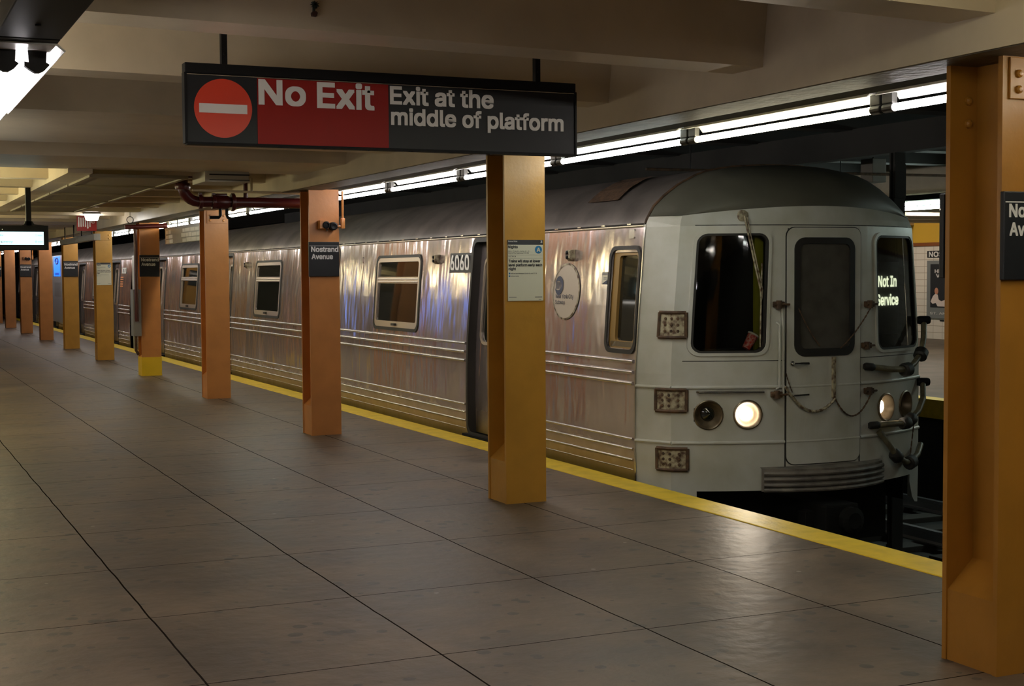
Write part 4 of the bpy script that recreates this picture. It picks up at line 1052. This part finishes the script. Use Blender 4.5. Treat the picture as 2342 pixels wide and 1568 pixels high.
# hardware on the front
w_ = MB().lathe([(.045, 0), (.042, .02), (.015, .03), (0, .032)], FrZ(5.893, 1.972, 0), (0, -1, .1), 16).tube([FrZ(5.893, 1.97, .03), FrZ(6.03, 1.42, .045), FrZ(6.045, 1.35, .03)], .0075, 6).tube([FrZ(5.915, 1.96, .03), FrZ(6.045, 1.42, .045), FrZ(6.05, 1.36, .03)], .005, 6)
w_.tube([FrZ(6.04, 1.62, .03), FrZ(6.055, 1.0, .018)], .006, 6); w_.build('wiper', 'rust_paint', car, True)
MB().tube([Fr(5.63, .668, .01), Fr(5.63, .668, .035), Fr(6.08, .668, .035), Fr(6.08, .668, .01)], .011, 8).build('hand_bar', 'trim', car, True)
MB().tube([Fr(6.19, 1.18, .01), Fr(6.19, 1.165, .045), Fr(6.19, .70, .045), Fr(6.19, .685, .01)], .010, 8).tube([Fr(6.225, 1.34, .01), Fr(6.225, 1.165, .03), Fr(6.235, .65, .02)], .009, 8).build('grab_rail', 'mask', car, True)
for x, z in ((6.205, 1.315), (6.19, .645), (7.03, 1.305), (7.03, .64), (7.0, .99)):
    q = MB().box(x - .045, Yf(x) - .045, z - .022, x + .03, Yf(x) + .01, z + .022, .006).tube([Fr(x - .06, z, .05), Fr(x + .06, z, .05)], .008, 8).lathe([(.022, -.03), (.022, .03)], Fr(x - .02, z, .045), (0, 0, 1), 10); q.build('chain_bracket', 'rust', car, True)
for x0, x1 in ((6.30, 6.40),): MB().tube([Fr(x0 - .02, .635, .02), Fr(x0, .635, .05), Fr(x1 + .02, .64, .055)], .008, 8).build('hook', 'chrome', car, True)
def chain(p, q, sag, n=26, r=.006, m='rust', name='safety_chain'):
    P, Q = Vector(p), Vector(q); c = MB(); pts = []
    for i in range(n + 1):
        t = i / n; v = P.lerp(Q, t); v.z -= sag * 4 * t * (1 - t); pts.append(v)
    for i in range(n):
        a, b = pts[i], pts[i + 1]; d = b - a; a2 = a - d * .15; b2 = b + d * .15
        c.tube([a2, a.lerp(b, .5), b2], [r * (.7 if i % 2 else 1.1)] * 3, 6)
    return c.build(name, m, car)
chain(Fr(6.655, .60, .05), Fr(7.03, .63, .05), .155)
chain(Fr(6.235, .70, .05), Fr(6.655, .60, .05), .135, m='rust_paint', name='cable', r=.011)
chain(Fr(6.53, 1.0, .03), Fr(6.35, 1.28, .03), .02, r=.005); chain(Fr(6.72, .98, .03), Fr(7.03, 1.30, .05), .03, r=.005)
chain(Fr(6.25, .80, .03), Fr(6.30, .66, .03), .01, n=10, r=.004)
# spring barriers at the far corner
def barrier(pts, joints, nm='spring_barrier'):
    p = [Vector(Fr(x, z, d)) for x, z, d in pts]
    b = MB(); b.tube(p, .024, 12)
    o_ = b.build(nm, 'barrier', car, True)
    j = MB()
    for i, r in joints:
        a = p[i]; dr = (p[min(i + 1, len(p) - 1)] - p[max(i - 1, 0)]).normalized()
        j.lathe([(r * .75, -.045), (r, -.03), (r, .03), (r * .75, .045)], a, dr, 14)
    j.build('spring', 'rubber', o_, True)
barrier([(7.02, .825, .03), (7.22, .80, .10), (7.40, .79, .12), (7.50, .83, .13), (7.62, .90, .13), (7.72, 1.02, .10), (7.79, 1.13, .06)], [(0, .03), (2, .055), (4, .055)])
barrier([(7.08, .37, .03), (7.20, .375, .08), (7.40, .37, .11), (7.48, .39, .11), (7.60, .45, .12), (7.70, .54, .11), (7.78, .64, .06)], [(0, .03), (2, .05), (3, .05)])
barrier([(7.12, .32, .05), (7.23, .20, .08), (7.30, .12, .09), (7.42, .06, .10), (7.50, .05, .10), (7.62, .10, .10), (7.74, .16, .06)], [(2, .05), (4, .055)])
chain(Fr(7.60, .42, .08), Fr(7.48, .05, .10), .0, n=14, r=.005)
for z in (1.16, .66): MB().lathe([(.03, -.05), (.035, -.03), (.035, .03), (.03, .05)], Fr(7.80, z, .05), (1, -.3, 0), 12).tube([Fr(7.80, z, .05), Fr(7.84, z - .06, .05), Fr(7.81, z - .12, .04)], .009, 8).build('corner_hook', 'black', car, True)
# step plates on the corner of the cab
def corner_pt(u, z, d):   # u: 0 at the seam, 1 at the crease and beyond along the front
    a = Vector((Xs(z), 9.42, z)); k = Vector(FrZ(CX - HWC, z))
    if u <= 1: p = a.lerp(k, u); nrm = Vector((-.9, -.44, 0))
    else: x = CX - HWC + (u - 1) * .3; p = Vector(Fr(x, z)); nrm = Vector((-.5, -.86, 0))
    return tuple(p + nrm.normalized() * d)
for (u0, u1, z0, z1) in ((.62, 1.32, 1.075, 1.26), (.60, 1.33, .525, .685), (.63, 1.35, .085, .245)):
    q = MB(); us = [u0, (u0 + 1) / 2, 1.0, (1 + u1) / 2, u1]
    for a, b in zip(us, us[1:]): q.face([corner_pt(a, z0, .012), corner_pt(b, z0, .012), corner_pt(b, z1, .012), corner_pt(a, z1, .012)])
    fr2 = q.build('step_plate', 'rust_paint', car)
    q = MB()
    for A_, B_ in (((u0, z0), (u1, z0)), ((u0, z1), (u1, z1)), ((u0, z0), (u0, z1)), ((u1, z0), (u1, z1))):
        q.tube([corner_pt(A_[0] + (B_[0] - A_[0]) * t / 6, A_[1] + (B_[1] - A_[1]) * t / 6, .012) for t in range(7)], .014, 6)
    q.build('rusty_rim', 'rust', fr2, True)
    q = MB()
    for i in range(3):
        for j in range(3): q.lathe([(.012, 0), (.010, .008), (0, .01)], corner_pt(u0 + (u1 - u0) * (i + 1) / 4, z0 + (z1 - z0) * (j + 1) / 4, .012), (-.7, -.7, 0), 8)
    q.build('rivets', 'rust', fr2, True)
# anticlimber ribs under the door and coupler below
ac = MB()
for i, z in enumerate((.055, .012, -.031, -.068)):
    pts = [Fr(CX + (x - .5) * 1.10, z + .004 * math.cos((x - .5) * 3), .035 + .095 * (1 - (2 * (x - .5)) ** 2)) for x in [j / 14 for j in range(15)]]
    ac.tube(pts, .017, 8)
sp2 = [[Fr(CX + (x - .5) * 1.12, z, .02 + .10 * (1 - (2 * (x - .5)) ** 2)) for x in [j / 14 for j in range(15)]] for z in (.09, -.08)]
for j in range(14): ac.face([sp2[0][j], sp2[0][j + 1], sp2[1][j + 1], sp2[1][j]]); ac.face([sp2[0][j], sp2[0][j + 1], Fr(CX + ((j + 1) / 14 - .5) * 1.12, .10, 0), Fr(CX + (j / 14 - .5) * 1.12, .10, 0)])
ac.build('anticlimber', mat('grimy_ribs', (.17, .15, .125), .5, var=.5, vscale=9), car)
MB().box(6.48, 8.6, -.42, 6.78, 9.6, -.18, .02).lathe([(.10, 0), (.10, .05), (.06, .07), (0, .06)], (6.69, 8.6, -.30), (0, -1, 0), 18).box(6.40, 8.75, -.36, 6.86, 8.85, -.24, .01).build('coupler', 'under', car)
MB().box(5.7, 9.25, -.6, 7.56, 9.35, -.08).build('pilot_board', 'under', car)
# paper cup on the cab shelf
cp = thing('paper_cup', (6.015, 8.955, .95), 'red paper cup lying inside the cab windscreen below the green panel', 'cup')
ax = Vector((.52, -.05, .85)).normalized(); oc = Vector((6.005, 8.955, .985))
MB().lathe([(0, 0), (.030, 0), (.042, .118), (0, .118)], oc, ax, 20).build('cup_body', 'cup', cp, True)
MB().lathe([(.043, .112), (.046, .116), (.046, .124), (.036, .130), (0, .130)], oc, ax, 20).build('lid', 'white', cp, True)

# ------------------------------------------------------------------ tracks
def rail(x, y0, y1, label):
    m = MB().prism([(x - .06, -1.24), (x + .06, -1.24), (x + .06, -1.225), (x + .012, -1.21), (x + .012, -1.14), (x + .033, -1.13), (x + .033, -1.10), (x - .033, -1.10), (x - .033, -1.13), (x - .012, -1.14), (x - .012, -1.21), (x - .06, -1.225)], 1, y0, y1)
    return tag(m.build('rail', 'rail'), label, 'rail', 'running rails', 'thing')
rail(CX - .62, -6, 61, 'running rail under the train, platform side'); rail(CX + .62, -6, 61, 'running rail under the train, far side')
rail(9.93, -6, 61, 'polished rail of the empty second track, closest to the train'); rail(11.25, -6, 61, 'rail of the empty second track beside the opposite platform')
sl = thing('sleeper', (10.6, 5, -1.3), 'dark wooden sleeper under the second track', 'sleeper', 'sleepers of the second track')
MB().box(9.5, 4.88, -1.305, 11.6, 5.12, -1.241, .01).build('timber', 'sleeper', sl)
for k in range(1, 19):
    c = copy_tree(sl); c.location.y = 5 + .65 * k
sl2 = thing('sleeper', (CX, 4, -1.3), 'dark wooden sleeper on the track ahead of the train', 'sleeper', 'sleepers ahead of the train')
MB().box(5.6, 3.88, -1.305, 7.7, 4.12, -1.241, .01).build('timber', 'sleeper', sl2)
for k in range(1, 9):
    c = copy_tree(sl2); c.location.y = 4 + .65 * k
# dark column between the tracks
o = thing('track_column', (8.5, 10.25, -1.3), 'sooty dark column between the two tracks behind the train', 'column')
MB().prism([(8.33, 10.1), (8.45, 10.1), (8.45, 10.12), (8.40, 10.12), (8.40, 10.15), (8.45, 10.15), (8.45, 10.17), (8.33, 10.17), (8.33, 10.15), (8.38, 10.15), (8.38, 10.12), (8.33, 10.12)], 2, -1.3, 2.60).build('shaft', 'tunnel', o)
MB().box(8.33, 10.09, 2.2, 8.45, 10.1, 2.5).build('splice_plate', 'tunnel', o)
struct('ceiling_girder_track', MB().box(8.32, 3, 2.60, 8.47, 30, 2.86), 'tunnel')

o = thing('overhead_pipe', (8.6, 12.0, 2.56), 'thin rusty pipe crossing above the train roof in the dark tunnel', 'pipe')
MB().tube([(6.9, 12.0, 2.55), (10.6, 12.0, 2.57)], .014, 8).build('pipe', 'rust', o, True)
for x in (7.4, 9.2): MB().tube([(x, 12.0, 2.56), (x, 12.0, 3.26)], .006, 6).build('hanger', 'black', o)
o = thing('junction_box', (9.8, 12.2, 2.6), 'pale grey box hanging in the dark tunnel behind the train', 'box')
MB().box(9.69, 12.1, 2.49, 9.87, 12.3, 2.74, .008).build('casing', 'concrete', o)
MB().tube([(9.78, 12.2, 2.74), (9.78, 12.2, 3.26)], .012, 6).build('hanger', 'black', o)

# ------------------------------------------------------------------ opposite wall: name in the tiles and a poster
o = thing('wall_name_tiles', (22.15, 24.6, 1.9), 'black station name tiles on the white opposite wall', 'sign')
MB().box(22.145, 24.36, 1.845, 22.162, 25.70, 2.0).build('panel', 'sign_black', o)
g = MB(); letters(g, 'NOSTRAND', (22.145, 0, 0), (0, -1, 0), (0, 0, 1), -25.64, -24.42, 1.868, .108, bold=.02); g.build('lettering', 'white', o)
o = thing('wall_poster', (22.13, 25.0, 1.1), 'grey framed theatre poster on the white opposite wall', 'poster')
MB().box(22.12, 24.05, .47, 22.16, 25.68, 1.78, .005).build('frame', 'poster_grey', o)
MB().box(22.112, 24.2, .72, 22.12, 25.55, 1.70).build('print', 'poster_dark', o)
g = MB(); A = ((22.112, 0, 0), (0, -1, 0), (0, 0, 1)); letters(g, 'His', *A, -25.40, -25.16, 1.50, .075, bold=.02); letters(g, 'Viol', *A, -25.36, -25.03, 1.40, .075, bold=.02)
letters(g, "ST. ANN'S", *A, -25.55, -24.75, .56, .05, bold=.01); g.build('lettering', 'white', o)
MB().prism([(25.47, .80), (25.53, .85), (25.46, .97), (25.38, 1.03), (25.30, 1.01), (25.27, .90), (25.18, .86), (25.05, .90), (24.95, .80), (25.02, .74), (25.30, .745), (25.36, .82)], 0, 22.108, 22.112).build('printed_shirt', 'shirt', o)
hd = MB()
hd.v = [(22.107, 25.34 + .062 * math.cos(t), 1.09 + .075 * math.sin(t)) for t in [i * math.pi / 10 for i in range(20)]]; hd.f = [tuple(range(20))]
hd.build('printed_head', 'skin', o)
o = thing('wall_plaque', (22.15, 25.2, .42), 'tiny black plaque under the theatre poster', 'plaque')
MB().box(22.148, 25.14, .405, 22.162, 25.27, .435).build('plate', 'sign_black', o)
